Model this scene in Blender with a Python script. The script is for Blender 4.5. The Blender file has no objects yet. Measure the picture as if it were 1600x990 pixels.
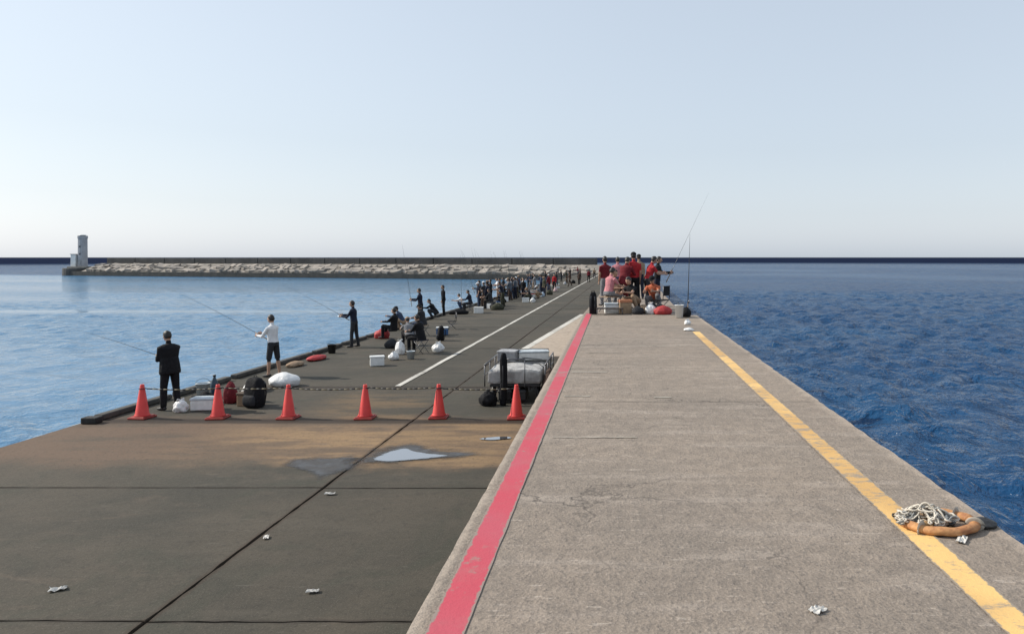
import bpy, bmesh, math, random
import numpy as np
from mathutils import Vector, Matrix, noise as mnoise
R = math.radians
S = bpy.context.scene
COL = S.collection
rng = random.Random(7)

# ------------------------------------------------------------------ camera, sky, sun, exposure
SUN_EL, SUN_AZ = 36.0, 80.0            # SUN_AZ: degrees to the left of the pier axis (+Y)
cam = bpy.data.cameras.new('camera'); cam_o = bpy.data.objects.new('camera', cam); COL.objects.link(cam_o)
cam.sensor_width = 36.0; cam.sensor_fit = 'HORIZONTAL'; cam.lens = 36.0 * 1155 / 1600
cam.shift_x = -160 / 1600; cam.shift_y = -93 / 1600
cam.clip_start = 0.05; cam.clip_end = 60000
cam_o.location = (0, 0, 1.6); cam_o.rotation_euler = (R(90), 0, 0)
S.camera = cam_o

W = bpy.data.worlds.new('World'); S.world = W; W.use_nodes = True
wn, wl = W.node_tree.nodes, W.node_tree.links
bg = wn['Background']; sky = wn.new('ShaderNodeTexSky'); sky.sky_type = 'NISHITA'; sky.sun_disc = False
sky.sun_elevation = R(SUN_EL); sky.sun_rotation = R(-SUN_AZ)
sky.altitude = 0; sky.air_density = 1.4; sky.dust_density = 0.9; sky.ozone_density = 1.0
hs = wn.new('ShaderNodeHueSaturation'); hs.inputs['Saturation'].default_value = 0.40; wl.new(sky.outputs[0], hs.inputs['Color'])
vm = wn.new('ShaderNodeMix'); vm.data_type = 'RGBA'; vm.inputs[0].default_value = 0.50       # an even pale veil of summer haze over the whole sky
vm.inputs[7].default_value = (4.75, 5.75, 7.10, 1); wl.new(hs.outputs[0], vm.inputs[6]); wl.new(vm.outputs[2], bg.inputs[0]); bg.inputs[1].default_value = 0.0855

sl = bpy.data.lights.new('sun', 'SUN'); sl.energy = 2.9; sl.angle = R(0.53); sl.color = (1.0, 0.93, 0.82)
so = bpy.data.objects.new('sun', sl); COL.objects.link(so)
sd = Vector((-math.sin(R(SUN_AZ)) * math.cos(R(SUN_EL)), math.cos(R(SUN_AZ)) * math.cos(R(SUN_EL)), math.sin(R(SUN_EL))))
so.rotation_euler = sd.to_track_quat('Z', 'Y').to_euler(); so.location = sd * 60

S.view_settings.view_transform = 'Standard'; S.view_settings.look = 'None'
S.view_settings.exposure = 0.68; S.view_settings.gamma = 1.0; S.view_settings.use_curve_mapping = False

# ------------------------------------------------------------------ helpers: materials
def new_mat(name):
    m = bpy.data.materials.new(name); m.use_nodes = True
    n, l = m.node_tree.nodes, m.node_tree.links
    return m, n, l, n['Principled BSDF']

def node(n, t, **k):
    x = n.new(t)
    for a, b in k.items():
        if a.startswith('i_'):
            x.inputs[a[2:].replace('_', ' ')].default_value = b
        else: setattr(x, a, b)
    return x

def c4(c): return (c[0], c[1], c[2], 1)

def mixc(n, l, fac, a, b, blend='MIX'):
    m = n.new('ShaderNodeMix'); m.data_type = 'RGBA'; m.blend_type = blend
    for k, v in ((0, fac), (6, a), (7, b)):
        if hasattr(v, 'is_output'): l.new(v, m.inputs[k])
        else: m.inputs[k].default_value = c4(v) if isinstance(v, tuple) else v
    return m.outputs[2]

def ramp(n, l, v, lo, hi, a=0.0, b=1.0):
    m = n.new('ShaderNodeMapRange'); m.interpolation_type = 'SMOOTHSTEP'
    l.new(v, m.inputs[0])
    for k, q in ((1, lo), (2, hi), (3, a), (4, b)): m.inputs[k].default_value = q
    return m.outputs[0]

def math_n(n, l, op, a, b):
    m = n.new('ShaderNodeMath'); m.operation = op
    for k, v in ((0, a), (1, b)):
        if hasattr(v, 'is_output'): l.new(v, m.inputs[k])
        else: m.inputs[k].default_value = v
    return m.outputs[0]

def noise_n(n, l, vec, scale, detail=4, rough=0.55, stretch=None, dist=0.0):
    if stretch:
        mp = n.new('ShaderNodeMapping'); l.new(vec, mp.inputs[0]); mp.inputs['Scale'].default_value = stretch; vec = mp.outputs[0]
    t = n.new('ShaderNodeTexNoise'); l.new(vec, t.inputs['Vector'])
    t.inputs['Scale'].default_value = scale; t.inputs['Detail'].default_value = detail
    t.inputs['Roughness'].default_value = rough; t.inputs['Distortion'].default_value = dist
    return t.outputs['Fac']

def bump_n(n, l, b, h, dist, strength=1.0, prev=None):
    k = n.new('ShaderNodeBump'); l.new(h, k.inputs['Height']); k.inputs['Distance'].default_value = dist; k.inputs['Strength'].default_value = strength
    if prev is not None: l.new(prev, k.inputs['Normal'])
    l.new(k.outputs[0], b.inputs['Normal']); return k.outputs[0]

MATS = {}
def mat(name, c1, c2=None, rough=0.7, scale=7.0, bump=0.004, bscale=25.0, metallic=0.0, coord='Object', spec=0.5):
    if name in MATS: return MATS[name]
    m, n, l, b = new_mat(name)
    co = n.new('ShaderNodeTexCoord').outputs[coord] if coord != 'Position' else n.new('ShaderNodeNewGeometry').outputs['Position']
    c2 = c2 or tuple(x * 0.7 for x in c1)
    f = ramp(n, l, noise_n(n, l, co, scale, 5, 0.6), 0.3, 0.7)
    l.new(mixc(n, l, f, c1, c2), b.inputs['Base Color'])
    l.new(ramp(n, l, noise_n(n, l, co, scale * 2.3, 3), 0.2, 0.8, max(rough - 0.12, 0.05), min(rough + 0.12, 1)), b.inputs['Roughness'])
    b.inputs['Metallic'].default_value = metallic; b.inputs['Specular IOR Level'].default_value = spec
    if bump: bump_n(n, l, b, noise_n(n, l, co, bscale, 4), bump)
    MATS[name] = m; return m

def concrete_upper():
    m, n, l, b = new_mat('weathered_pale_concrete')
    p = n.new('ShaderNodeNewGeometry').outputs['Position']
    big = noise_n(n, l, p, 0.35, 4, 0.6)
    streak = noise_n(n, l, p, 1.0, 5, 0.65, (0.55, 3.2, 1.0))
    mid = noise_n(n, l, p, 7.0, 5, 0.7)
    fine = noise_n(n, l, p, 70.0, 3, 0.75)
    grit = noise_n(n, l, p, 28.0, 2, 0.6)
    sx = n.new('ShaderNodeSeparateXYZ'); l.new(p, sx.inputs[0]); X = sx.outputs[0]
    c = mixc(n, l, ramp(n, l, big, 0.3, 0.7), (0.290, 0.240, 0.190), (0.225, 0.193, 0.158))
    c = mixc(n, l, ramp(n, l, streak, 0.50, 0.66, 0, 0.55), c, (0.37, 0.318, 0.265))
    c = mixc(n, l, ramp(n, l, streak, 0.28, 0.44, 0.35, 0.0), c, (0.165, 0.140, 0.115))
    c = mixc(n, l, ramp(n, l, mid, 0.35, 0.62, 0.45, 0.0), c, (0.145, 0.125, 0.104))
    flake = noise_n(n, l, p, 9.0, 4, 0.7, (0.5, 2.6, 1.0))
    c = mixc(n, l, ramp(n, l, flake, 0.60, 0.68, 0, 0.65), c, (0.42, 0.365, 0.305))
    c = mixc(n, l, ramp(n, l, grit, 0.52, 0.68, 0, 0.55), c, (0.125, 0.110, 0.095))
    c = mixc(n, l, ramp(n, l, fine, 0.54, 0.70, 0, 0.55), c, (0.40, 0.345, 0.29))
    c = mixc(n, l, ramp(n, l, fine, 0.30, 0.46, 0.45, 0), c, (0.12, 0.105, 0.09))
    edge = math_n(n, l, 'ADD', ramp(n, l, X, -0.875, -0.825, 0.7, 0.0), ramp(n, l, X, 2.16, 2.27, 0.0, 0.5))      # edges scuffed pale
    c = mixc(n, l, math_n(n, l, 'MULTIPLY', edge, ramp(n, l, mid, 0.3, 0.6, 0.4, 1.0)), c, (0.42, 0.355, 0.285))
    crk = n.new('ShaderNodeTexVoronoi'); crk.feature = 'DISTANCE_TO_EDGE'; crk.inputs['Scale'].default_value = 0.55
    wv = n.new('ShaderNodeVectorMath'); wv.operation = 'ADD'; l.new(p, wv.inputs[0])
    wn_ = n.new('ShaderNodeTexNoise'); wn_.inputs['Scale'].default_value = 2.2; wn_.inputs['Detail'].default_value = 5; l.new(p, wn_.inputs['Vector']); l.new(wn_.outputs['Color'], wv.inputs[1]); l.new(wv.outputs[0], crk.inputs['Vector'])
    c = mixc(n, l, math_n(n, l, 'MULTIPLY', ramp(n, l, crk.outputs[0], 0.0, 0.011, 0.8, 0.0), ramp(n, l, big, 0.45, 0.6)), c, (0.08, 0.07, 0.06))
    oi = n.new('ShaderNodeObjectInfo')
    c = mixc(n, l, 1.0, c, mixc(n, l, oi.outputs['Random'], (1.03, 1.01, 1.02), (1.16, 1.13, 1.12)), 'MULTIPLY')
    l.new(c, b.inputs['Base Color']); b.inputs['Roughness'].default_value = 0.9; b.inputs['Specular IOR Level'].default_value = 0.25
    h = bump_n(n, l, b, fine, 0.004); h = bump_n(n, l, b, grit, 0.006, 1, h); bump_n(n, l, b, mid, 0.012, 1, h)
    return m

def concrete_lower():
    m, n, l, b = new_mat('stained_dark_concrete')
    g = n.new('ShaderNodeNewGeometry').outputs['Position']
    sx = n.new('ShaderNodeSeparateXYZ'); l.new(g, sx.inputs[0]); X, Y = sx.outputs[0], sx.outputs[1]
    big = noise_n(n, l, g, 0.32, 5, 0.62, None, 0.6)
    streak = noise_n(n, l, g, 0.8, 5, 0.65, (0.5, 2.2, 1))
    mid = noise_n(n, l, g, 5.0, 5, 0.7); fine = noise_n(n, l, g, 60.0, 3, 0.7)
    c = mixc(n, l, ramp(n, l, big, 0.32, 0.68), (0.112, 0.096, 0.072), (0.074, 0.069, 0.054))
    c = mixc(n, l, ramp(n, l, streak, 0.50, 0.72, 0, 0.55), c, (0.135, 0.117, 0.090))
    c = mixc(n, l, ramp(n, l, noise_n(n, l, g, 0.75, 5, 0.65, None, 1.0), 0.5, 0.68, 0, 0.6), c, (0.070, 0.072, 0.053))
    c = mixc(n, l, ramp(n, l, noise_n(n, l, g, 1.6, 5, 0.7, (0.5, 1.5, 1), 0.5), 0.56, 0.70, 0, 0.5), c, (0.150, 0.118, 0.088))
    c = mixc(n, l, ramp(n, l, mid, 0.52, 0.75, 0, 0.5), c, (0.055, 0.050, 0.041))
    # silt and rust left by standing water, a patch with its own ragged outline
    def band(v, a0, a1, b0, b1): return math_n(n, l, 'MULTIPLY', ramp(n, l, v, a0, a1), ramp(n, l, v, b0, b1, 1, 0))
    wob = math_n(n, l, 'MULTIPLY_ADD', noise_n(n, l, g, 0.6, 4, 0.6), 1.8)
    yw = math_n(n, l, 'ADD', Y, math_n(n, l, 'MULTIPLY', noise_n(n, l, g, 0.55, 4, 0.65), 2.2))
    patch = band(yw, 12.6, 13.6, 15.9, 17.2)
    rag = noise_n(n, l, g, 0.9, 5, 0.65, (0.5, 1.8, 1))
    c = mixc(n, l, math_n(n, l, 'MULTIPLY', patch, ramp(n, l, rag, 0.30, 0.55, 0.35, 0.9)), c, (0.195, 0.130, 0.088))
    xin = band(X, -8.6, -5.6, -2.4, -0.9)
    c = mixc(n, l, math_n(n, l, 'MULTIPLY', math_n(n, l, 'MULTIPLY', patch, xin), ramp(n, l, rag, 0.42, 0.62, 0.15, 0.95)), c, (0.37, 0.245, 0.130))
    y2 = band(yw, 15.5, 16.6, 18.6, 20.2); x2 = band(X, -7.2, -6.0, -4.6, -3.8)
    c = mixc(n, l, math_n(n, l, 'MULTIPLY', math_n(n, l, 'MULTIPLY', y2, x2), ramp(n, l, rag, 0.4, 0.6, 0.1, 0.75)), c, (0.25, 0.17, 0.095))
    c = mixc(n, l, ramp(n, l, fine, 0.52, 0.70, 0, 0.50), c, (0.21, 0.185, 0.15))
    c = mixc(n, l, ramp(n, l, noise_n(n, l, g, 22.0, 4, 0.7), 0.52, 0.68, 0, 0.5), c, (0.052, 0.048, 0.040))
    c = mixc(n, l, ramp(n, l, noise_n(n, l, g, 4.0, 5, 0.75, (0.35, 2.2, 1)), 0.62, 0.70, 0, 0.5), c, (0.20, 0.178, 0.145))
    gw = math_n(n, l, 'MULTIPLY', math_n(n, l, 'SUBTRACT', noise_n(n, l, g, 3.0, 4, 0.7), 0.5), 0.12)
    for yj, w, st in ((6.81, .03, .5), (10.75, .035, .45), (15.11, .20, .92), (19.06, .16, .75)):
        dj = math_n(n, l, 'ABSOLUTE', math_n(n, l, 'ADD', math_n(n, l, 'SUBTRACT', Y, yj), gw), 0.0)
        c = mixc(n, l, ramp(n, l, dj, w * .5, w * 1.6, st, 0.0), c, (0.050, 0.038, 0.029))
    xj = math_n(n, l, 'SUBTRACT', math_n(n, l, 'SUBTRACT', X, math_n(n, l, 'MULTIPLY', Y, 0.021)), -4.46)
    dj = math_n(n, l, 'ABSOLUTE', math_n(n, l, 'ADD', xj, math_n(n, l, 'MULTIPLY', gw, 0.6)), 0.0)
    c = mixc(n, l, ramp(n, l, dj, .015, .08, .6, 0.0), c, (0.075, 0.052, 0.036))
    oi = n.new('ShaderNodeObjectInfo')
    c = mixc(n, l, 1.0, c, mixc(n, l, oi.outputs['Random'], (0.66, 0.655, 0.665), (0.76, 0.75, 0.755)), 'MULTIPLY')
    l.new(c, b.inputs['Base Color']); b.inputs['Roughness'].default_value = 0.88; b.inputs['Specular IOR Level'].default_value = 0.25
    h = bump_n(n, l, b, fine, 0.003); bump_n(n, l, b, mid, 0.010, 1, h)
    return m

def paint_mat(name, col, under, wear_lo, wear_hi, dirt=0.3, col2=None, seed=0.0, cross=1.0, mid=None, half=0.085):
    m, n, l, b = new_mat(name)
    g = n.new('ShaderNodeNewGeometry').outputs['Position']
    mp = n.new('ShaderNodeMapping'); l.new(g, mp.inputs[0]); mp.inputs['Location'].default_value = (seed, seed * 1.7, 0); g = mp.outputs[0]
    slow = noise_n(n, l, g, 0.45, 3, 0.6)
    wear = noise_n(n, l, g, 5.0, 6, 0.72, (1.0, cross, 1.0)); fine = noise_n(n, l, g, 60, 3, 0.7)
    c = mixc(n, l, ramp(n, l, slow, 0.42, 0.58), col, col2 or tuple(x * 0.85 for x in col))
    c = mixc(n, l, ramp(n, l, noise_n(n, l, g, 3.0, 5, 0.7), 0.45, 0.75, 0, dirt), c, tuple(0.5 * (a + d) for a, d in zip(col, under)))
    w = math_n(n, l, 'ADD', wear, math_n(n, l, 'MULTIPLY', math_n(n, l, 'SUBTRACT', slow, 0.5), 0.35))
    c = mixc(n, l, ramp(n, l, w, wear_lo, wear_hi, 0, 0.85), c, under)
    c = mixc(n, l, ramp(n, l, fine, 0.55, 0.75, 0, 0.25), c, tuple(x * 0.55 for x in col))
    if mid is not None:                                       # paint chipped back along both edges
        g0 = n.new('ShaderNodeNewGeometry').outputs['Position']; sx = n.new('ShaderNodeSeparateXYZ'); l.new(g0, sx.inputs[0])
        dx = math_n(n, l, 'ABSOLUTE', math_n(n, l, 'SUBTRACT', sx.outputs[0], mid), 0.0)
        dx = math_n(n, l, 'ADD', dx, math_n(n, l, 'MULTIPLY', math_n(n, l, 'SUBTRACT', noise_n(n, l, g0, 16.0, 5, 0.75), 0.5), 0.055))
        c = mixc(n, l, ramp(n, l, dx, half - 0.014, half - 0.006, 0.0, 0.92), c, under)
    l.new(c, b.inputs['Base Color']); b.inputs['Roughness'].default_value = 0.75; b.inputs['Specular IOR Level'].default_value = 0.3
    h = bump_n(n, l, b, fine, 0.003); bump_n(n, l, b, wear, 0.004, 1, h)
    return m

def sea_mat():
    m, n, l, b = new_mat('sea_water')
    g = n.new('ShaderNodeNewGeometry').outputs['Position']
    at = n.new('ShaderNodeAttribute'); at.attribute_name = 'chop'; chop = at.outputs['Fac']
    dp = n.new('ShaderNodeAttribute'); dp.attribute_name = 'deep'
    n.remove(b); dif = n.new('ShaderNodeBsdfDiffuse'); glo = n.new('ShaderNodeBsdfGlossy'); fr = n.new('ShaderNodeFresnel'); fr.inputs['IOR'].default_value = 1.333
    big = noise_n(n, l, g, 0.035, 4, 0.6, (1.0, 1.6, 1.0))
    c = mixc(n, l, ramp(n, l, chop, 0.42, 0.8), (0.085, 0.205, 0.340), mixc(n, l, ramp(n, l, big, 0.35, 0.65), (0.008, 0.046, 0.122), (0.012, 0.062, 0.148)))
    c = mixc(n, l, dp.outputs['Fac'], c, (0.006, 0.012, 0.036))
    l.new(c, dif.inputs['Color']); l.new(ramp(n, l, chop, 0, 1, 0.06, 0.14), glo.inputs['Roughness'])
    # steep wavelets too small to model turn part of the mirror away from the low sky
    share = math_n(n, l, 'MULTIPLY', ramp(n, l, chop, 0.35, 0.85, 0.88, 0.66), ramp(n, l, dp.outputs['Fac'], 0, 1, 1.0, 0.06))
    mx = n.new('ShaderNodeMixShader'); l.new(math_n(n, l, 'MULTIPLY', fr.outputs[0], share), mx.inputs[0]); l.new(dif.outputs[0], mx.inputs[1]); l.new(glo.outputs[0], mx.inputs[2])
    l.new(mx.outputs[0], [q for q in n if q.type == 'OUTPUT_MATERIAL'][0].inputs['Surface'])
    rip = noise_n(n, l, g, 1.1, 5, 0.6, (1.0, 0.75, 1.0), 0.4)
    rip2 = noise_n(n, l, g, 0.38, 5, 0.65, (1.0, 0.7, 1.0), 0.3)
    k = n.new('ShaderNodeBump'); l.new(rip2, k.inputs['Height']); l.new(math_n(n, l, 'MULTIPLY', chop, 0.7), k.inputs['Distance'])
    k2 = n.new('ShaderNodeBump'); l.new(rip, k2.inputs['Height']); l.new(math_n(n, l, 'MULTIPLY', chop, 0.45), k2.inputs['Distance'])
    l.new(k.outputs[0], k2.inputs['Normal'])
    for q in (dif, glo, fr): l.new(k2.outputs[0], q.inputs['Normal'])
    return m

# ------------------------------------------------------------------ helpers: geometry
def link(name, me, parent=None):
    o = bpy.data.objects.new(name, me); COL.objects.link(o)
    if parent is not None: o.parent = parent
    return o

def finish(bm, name, m, parent=None, smooth=False, loc=None):
    bmesh.ops.recalc_face_normals(bm, faces=bm.faces)
    me = bpy.data.meshes.new(name); bm.to_mesh(me); bm.free()
    for x in (m if isinstance(m, (list, tuple)) else [m]): me.materials.append(x)
    if smooth: me.polygons.foreach_set('use_smooth', [True] * len(me.polygons))
    o = link(name, me, parent)
    if loc is not None: o.location = loc
    return o

def tag(o, label=None, cat=None, group=None, kind=None):
    if label: o['label'] = label
    if cat: o['category'] = cat
    if group: o['group'] = group
    if kind: o['kind'] = kind
    return o

def thing(name, label, cat, loc=(0, 0, 0), rz=0.0, group=None):
    o = bpy.data.objects.new(name, None); COL.objects.link(o); o.empty_display_size = 0.1
    o.location = loc; o.rotation_euler = (0, 0, R(rz)); return tag(o, label, cat, group)

def copy_tree(o, parent=None):
    c = o.copy(); COL.objects.link(c); c.parent = parent
    for ch in list(o.children): copy_tree(ch, c)
    return c

def box(bm, x0, x1, y0, y1, z0, z1, bev=0.0, seg=1, mi=0):
    vs = [bm.verts.new((x, y, z)) for z in (z0, z1) for y in (y0, y1) for x in (x0, x1)]
    fs = [bm.faces.new([vs[i] for i in q]) for q in ((0, 2, 3, 1), (4, 5, 7, 6), (0, 1, 5, 4), (2, 6, 7, 3), (0, 4, 6, 2), (1, 3, 7, 5))]
    for f in fs: f.material_index = mi
    if bev:
        es = {e for f in fs for e in f.edges}
        r = bmesh.ops.bevel(bm, geom=list(es), offset=bev, segments=seg, affect='EDGES', profile=0.5)
        for f in r['faces']: f.material_index = mi
    return vs

def tube(bm, pts, rad, n=8, flat=None, up=(0, 0, 1), mi=0):
    """closed tapered tube; rad: list of r or (a,b) with a along the side axis"""
    pts = [Vector(p) for p in pts]; rings = []; m = len(pts)
    last = None
    for i, p in enumerate(pts):
        t = (pts[min(i + 1, m - 1)] - pts[max(i - 1, 0)])
        t = t.normalized() if t.length > 1e-9 else Vector((0, 0, 1))
        u = Vector(up) if last is None else last
        s = u - t * u.dot(t)
        if s.length < 1e-3: s = Vector((1, 0, 0)) - t * t.x
        if s.length < 1e-3: s = Vector((0, 1, 0)) - t * t.y
        s.normalize(); w = t.cross(s); last = s
        r = rad[i] if isinstance(rad, (list, tuple)) else rad
        a, b = r if isinstance(r, (list, tuple)) else (r, r)
        rings.append([bm.verts.new(p + s * (a * math.cos(2 * math.pi * k / n)) + w * (b * math.sin(2 * math.pi * k / n))) for k in range(n)])
    fs = []
    for i in range(m - 1):
        for k in range(n):
            fs.append(bm.faces.new((rings[i][k], rings[i][(k + 1) % n], rings[i + 1][(k + 1) % n], rings[i + 1][k])))
    fs.append(bm.faces.new(rings[0][::-1])); fs.append(bm.faces.new(rings[-1]))
    for f in fs: f.material_index = mi
    return rings

def ellip(bm, c, r, rot=None, u=14, v=9, mi=0):
    M = Matrix.Translation(Vector(c)) @ (rot.to_4x4() if rot is not None else Matrix.Identity(4)) @ Matrix.Diagonal((r[0], r[1], r[2], 1))
    q = bmesh.ops.create_uvsphere(bm, u_segments=u, v_segments=v, radius=1.0, matrix=M)
    for x in q['verts']:
        for f in x.link_faces: f.material_index = mi
    return q['verts']

def lathe(bm, prof, n=20, c=(0, 0, 0), mi=0):
    rings = [[bm.verts.new((c[0] + r * math.cos(2 * math.pi * k / n), c[1] + r * math.sin(2 * math.pi * k / n), c[2] + z)) for k in range(n)] for r, z in prof]
    for i in range(len(prof) - 1):
        for k in range(n):
            f = bm.faces.new((rings[i][k], rings[i][(k + 1) % n], rings[i + 1][(k + 1) % n], rings[i + 1][k])); f.material_index = mi
    bm.faces.new(rings[0][::-1]).material_index = mi; bm.faces.new(rings[-1]).material_index = mi

def prism(bm, poly, z0, z1, bev=0.0, top_only=True):
    lo = [bm.verts.new((x, y, z0)) for x, y in poly]; hi = [bm.verts.new((x, y, z1)) for x, y in poly]
    n = len(poly); top = bm.faces.new(hi); bm.faces.new(lo[::-1])
    for i in range(n): bm.faces.new((lo[i], lo[(i + 1) % n], hi[(i + 1) % n], hi[i]))
    if bev: bmesh.ops.bevel(bm, geom=list(top.edges), offset=bev, segments=1, affect='EDGES')

def roughen(bm, amp, scale, seed=0.0):
    for v in bm.verts:
        d = mnoise.noise_vector(v.co * scale + Vector((seed, seed * 1.3, seed * 0.7))); v.co += d * amp

# ------------------------------------------------------------------ the setting
LZ, SZ, K = -1.75, -3.3, 0.021                 # lower deck, sea level, the pier's slight skew
def lx(x0, y): return x0 + K * y
YB = 20.5                                      # the upper deck narrows here
M_up, M_lo = concrete_upper(), concrete_lower()
M_side = mat('pier_side_concrete', (0.16, 0.145, 0.12), (0.07, 0.07, 0.062), 0.9, 0.8, 0.02, 4.0, coord='Position')

# sea: one sheet to the horizon, waves fading out where the mesh gets coarse
def build_sea():
    def axis(a, n_pos, s0, g):
        out = [0.0]; d = s0
        while len(out) < n_pos: out.append(out[-1] + d); d *= g if out[-1] > a else 1.0
        return out
    xp = axis(70, 330, 0.30, 1.0); 
    def grow(start, d, lim, g):
        o = []; x = start
        while x < lim: d *= g; x += d; o.append(x)
        return o
    xr = list(np.arange(-62, 62.01, 0.34)); xr = xr + grow(xr[-1], 0.34, 30000, 1.055); xl = [-q for q in grow(62, 0.34, 30000, 1.055)][::-1]
    xs = np.array(xl + xr)
    yr = list(np.arange(-4, 95, 0.30)); yr = yr + grow(yr[-1], 0.30, 45000, 1.03); ys = np.array([-400, -120, -40, -15, -8] + yr)
    nx, ny = len(xs), len(ys)
    X, Y = np.meshgrid(xs, ys); dx = np.gradient(xs)[None, :] * np.ones((ny, 1)); dy = np.gradient(ys)[:, None] * np.ones((1, nx))
    cell = np.maximum(dx, dy)
    def ss(a, b, v): t = np.clip((v - a) / (b - a), 0, 1); return t * t * (3 - 2 * t)
    # shelter: left of the pier and on this side of the breakwater
    bwy = 158 - 0.319 * (X + 8)
    shelter = ss(-2, 6, -X - 0) * ss(-4, 14, bwy - Y)
    g = np.random.default_rng(3)
    warp = sum(np.sin(X * fx + Y * fy + ph) for fx, fy, ph in zip(g.uniform(-.06, .06, 6), g.uniform(-.12, .12, 6), g.uniform(0, 6, 6))) / 3
    patch = 0.5 + 0.5 * np.sin(Y * 0.16 + warp * 2.2 + X * 0.02)
    slick = np.exp(-((Y + X * 0.0 + warp * 0.8 - 66.5) / 2.6) ** 2)
    har = (0.22 + 0.20 * patch) * (1 - 0.95 * slick)
    chop = har * shelter + (1 - shelter) * (0.85 + 0.15 * np.tanh(warp))
    Z = np.zeros_like(X)
    for i in range(64):
        lam = 0.70 * (8 ** (i / 63.0)); k = 2 * np.pi / lam
        th = R(200) + g.normal(0, 0.75); A = 0.0155 * lam ** 0.85 * g.uniform(0.5, 1.3)
        if lam > 1.8: A *= (1.8 / lam) ** 1.3
        fade = np.clip((lam / cell - 2.2) / 2.5, 0, 1)
        s = np.sin(k * (X * np.cos(th) + Y * np.sin(th)) + g.uniform(0, 6.28) + 0.6 * warp)
        Z += A * fade * s
    Z = chop * (Z + 0.8 * np.maximum(Z, 0) ** 2)
    V = np.stack([X, Y, Z + SZ], -1).reshape(-1, 3).astype(np.float32)
    idx = np.arange(nx * ny).reshape(ny, nx)
    F = np.stack([idx[:-1, :-1], idx[:-1, 1:], idx[1:, 1:], idx[1:, :-1]], -1).reshape(-1, 4)
    me = bpy.data.meshes.new('sea'); me.vertices.add(len(V)); me.vertices.foreach_set('co', V.ravel())
    me.loops.add(F.size); me.loops.foreach_set('vertex_index', F.ravel().astype(np.int32))
    me.polygons.add(len(F)); me.polygons.foreach_set('loop_start', np.arange(0, F.size, 4, dtype=np.int32))
    me.polygons.foreach_set('use_smooth', np.ones(len(F), bool)); me.update(calc_edges=True)
    for nm, val in (('chop', chop), ('deep', ss(420, 800, np.hypot(X, Y)) * (1 - shelter))):
        a = me.attributes.new(nm, 'FLOAT', 'POINT'); a.data.foreach_set('value', val.ravel().astype(np.float32))
    me.materials.append(sea_mat()); tag(link('sea', me), kind='structure')
build_sea()

# lower deck: a solid pier body with separate cast slabs on top, open joints between
def lower_deck():
    bm = bmesh.new()
    prism(bm, [(lx(-11.05, -12), -12), (-0.86, -12), (-0.86, YB), (lx(-0.86, 175) - K * YB, 175), (lx(-11.05, 175), 175)], -7.0, LZ - 0.05)
    d = tag(finish(bm, 'lower_deck', M_side), kind='structure')
    rows = [-4.0, -0.5, 2.9, 6.81, 10.75, 15.11, 19.06]
    while rows[-1] < 172: rows.append(rows[-1] + 4.1)
    def right(y): return -0.872 if y < YB else -0.872 + K * (y - YB)
    r2 = random.Random(4)
    for y0, y1 in zip(rows[:-1], rows[1:]):
        gp = 0.012
        for a, b in (((-11.08), -4.46), (-4.46, None)):
            xa0, xa1 = lx(a, y0), lx(a, y1); xb0, xb1 = (lx(b, y0), lx(b, y1)) if b else (right(y0), right(y1))
            gx = 0.014 if b else 0.0; g0 = 0.014 if not b else 0.0
            # slab edges with slight wander, so that joints are not ruled
            def edge(p, q, n, amp):
                return [(p[0] + (q[0] - p[0]) * t + (r2.uniform(-amp, amp) if 0 < i < n else 0), p[1] + (q[1] - p[1]) * t + (r2.uniform(-amp, amp) if 0 < i < n else 0)) for i, t in enumerate([j / n for j in range(n + 1)])][:-1]
            A, B, C, D = (xa0 + g0, y0 + gp), (xb0 - gx, y0 + gp), (xb1 - gx, y1 - gp), (xa1 + g0, y1 - gp)
            n1 = 22 if y0 < 20 else 3; am = 0.011 if y0 < 30 else 0.0
            poly = edge(A, B, n1, am) + edge(B, C, n1, am if b else 0.0) + edge(C, D, n1, am) + edge(D, A, n1, am)
            bm = bmesh.new(); dz = r2.uniform(-0.006, 0.006)
            prism(bm, poly, LZ - 0.049, LZ + dz, 0.008)
            finish(bm, 'slab', M_lo, d)
    # concrete kerb blocks along the harbour edge
    y = 15.15
    bmk = bmesh.new(); box(bmk, -0.10, 0.10, -1.16, 1.16, 0.0, 0.11, 0.02)
    mk = finish(bmk, 'kerb_block', mat('kerb_concrete', (0.10, 0.092, 0.078), (0.05, 0.047, 0.042), 0.9, 3, 0.01, 12), d)
    first = True
    while y < 165:
        o = mk if first else mk.copy()
        if not first: COL.objects.link(o)
        first = False
        o.location = (lx(-10.93, y + 1.2), y + 1.2, LZ + 0.008); o.rotation_euler = (0, 0, -math.atan(K)); y += 2.6
    return d
LD = lower_deck()

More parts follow.
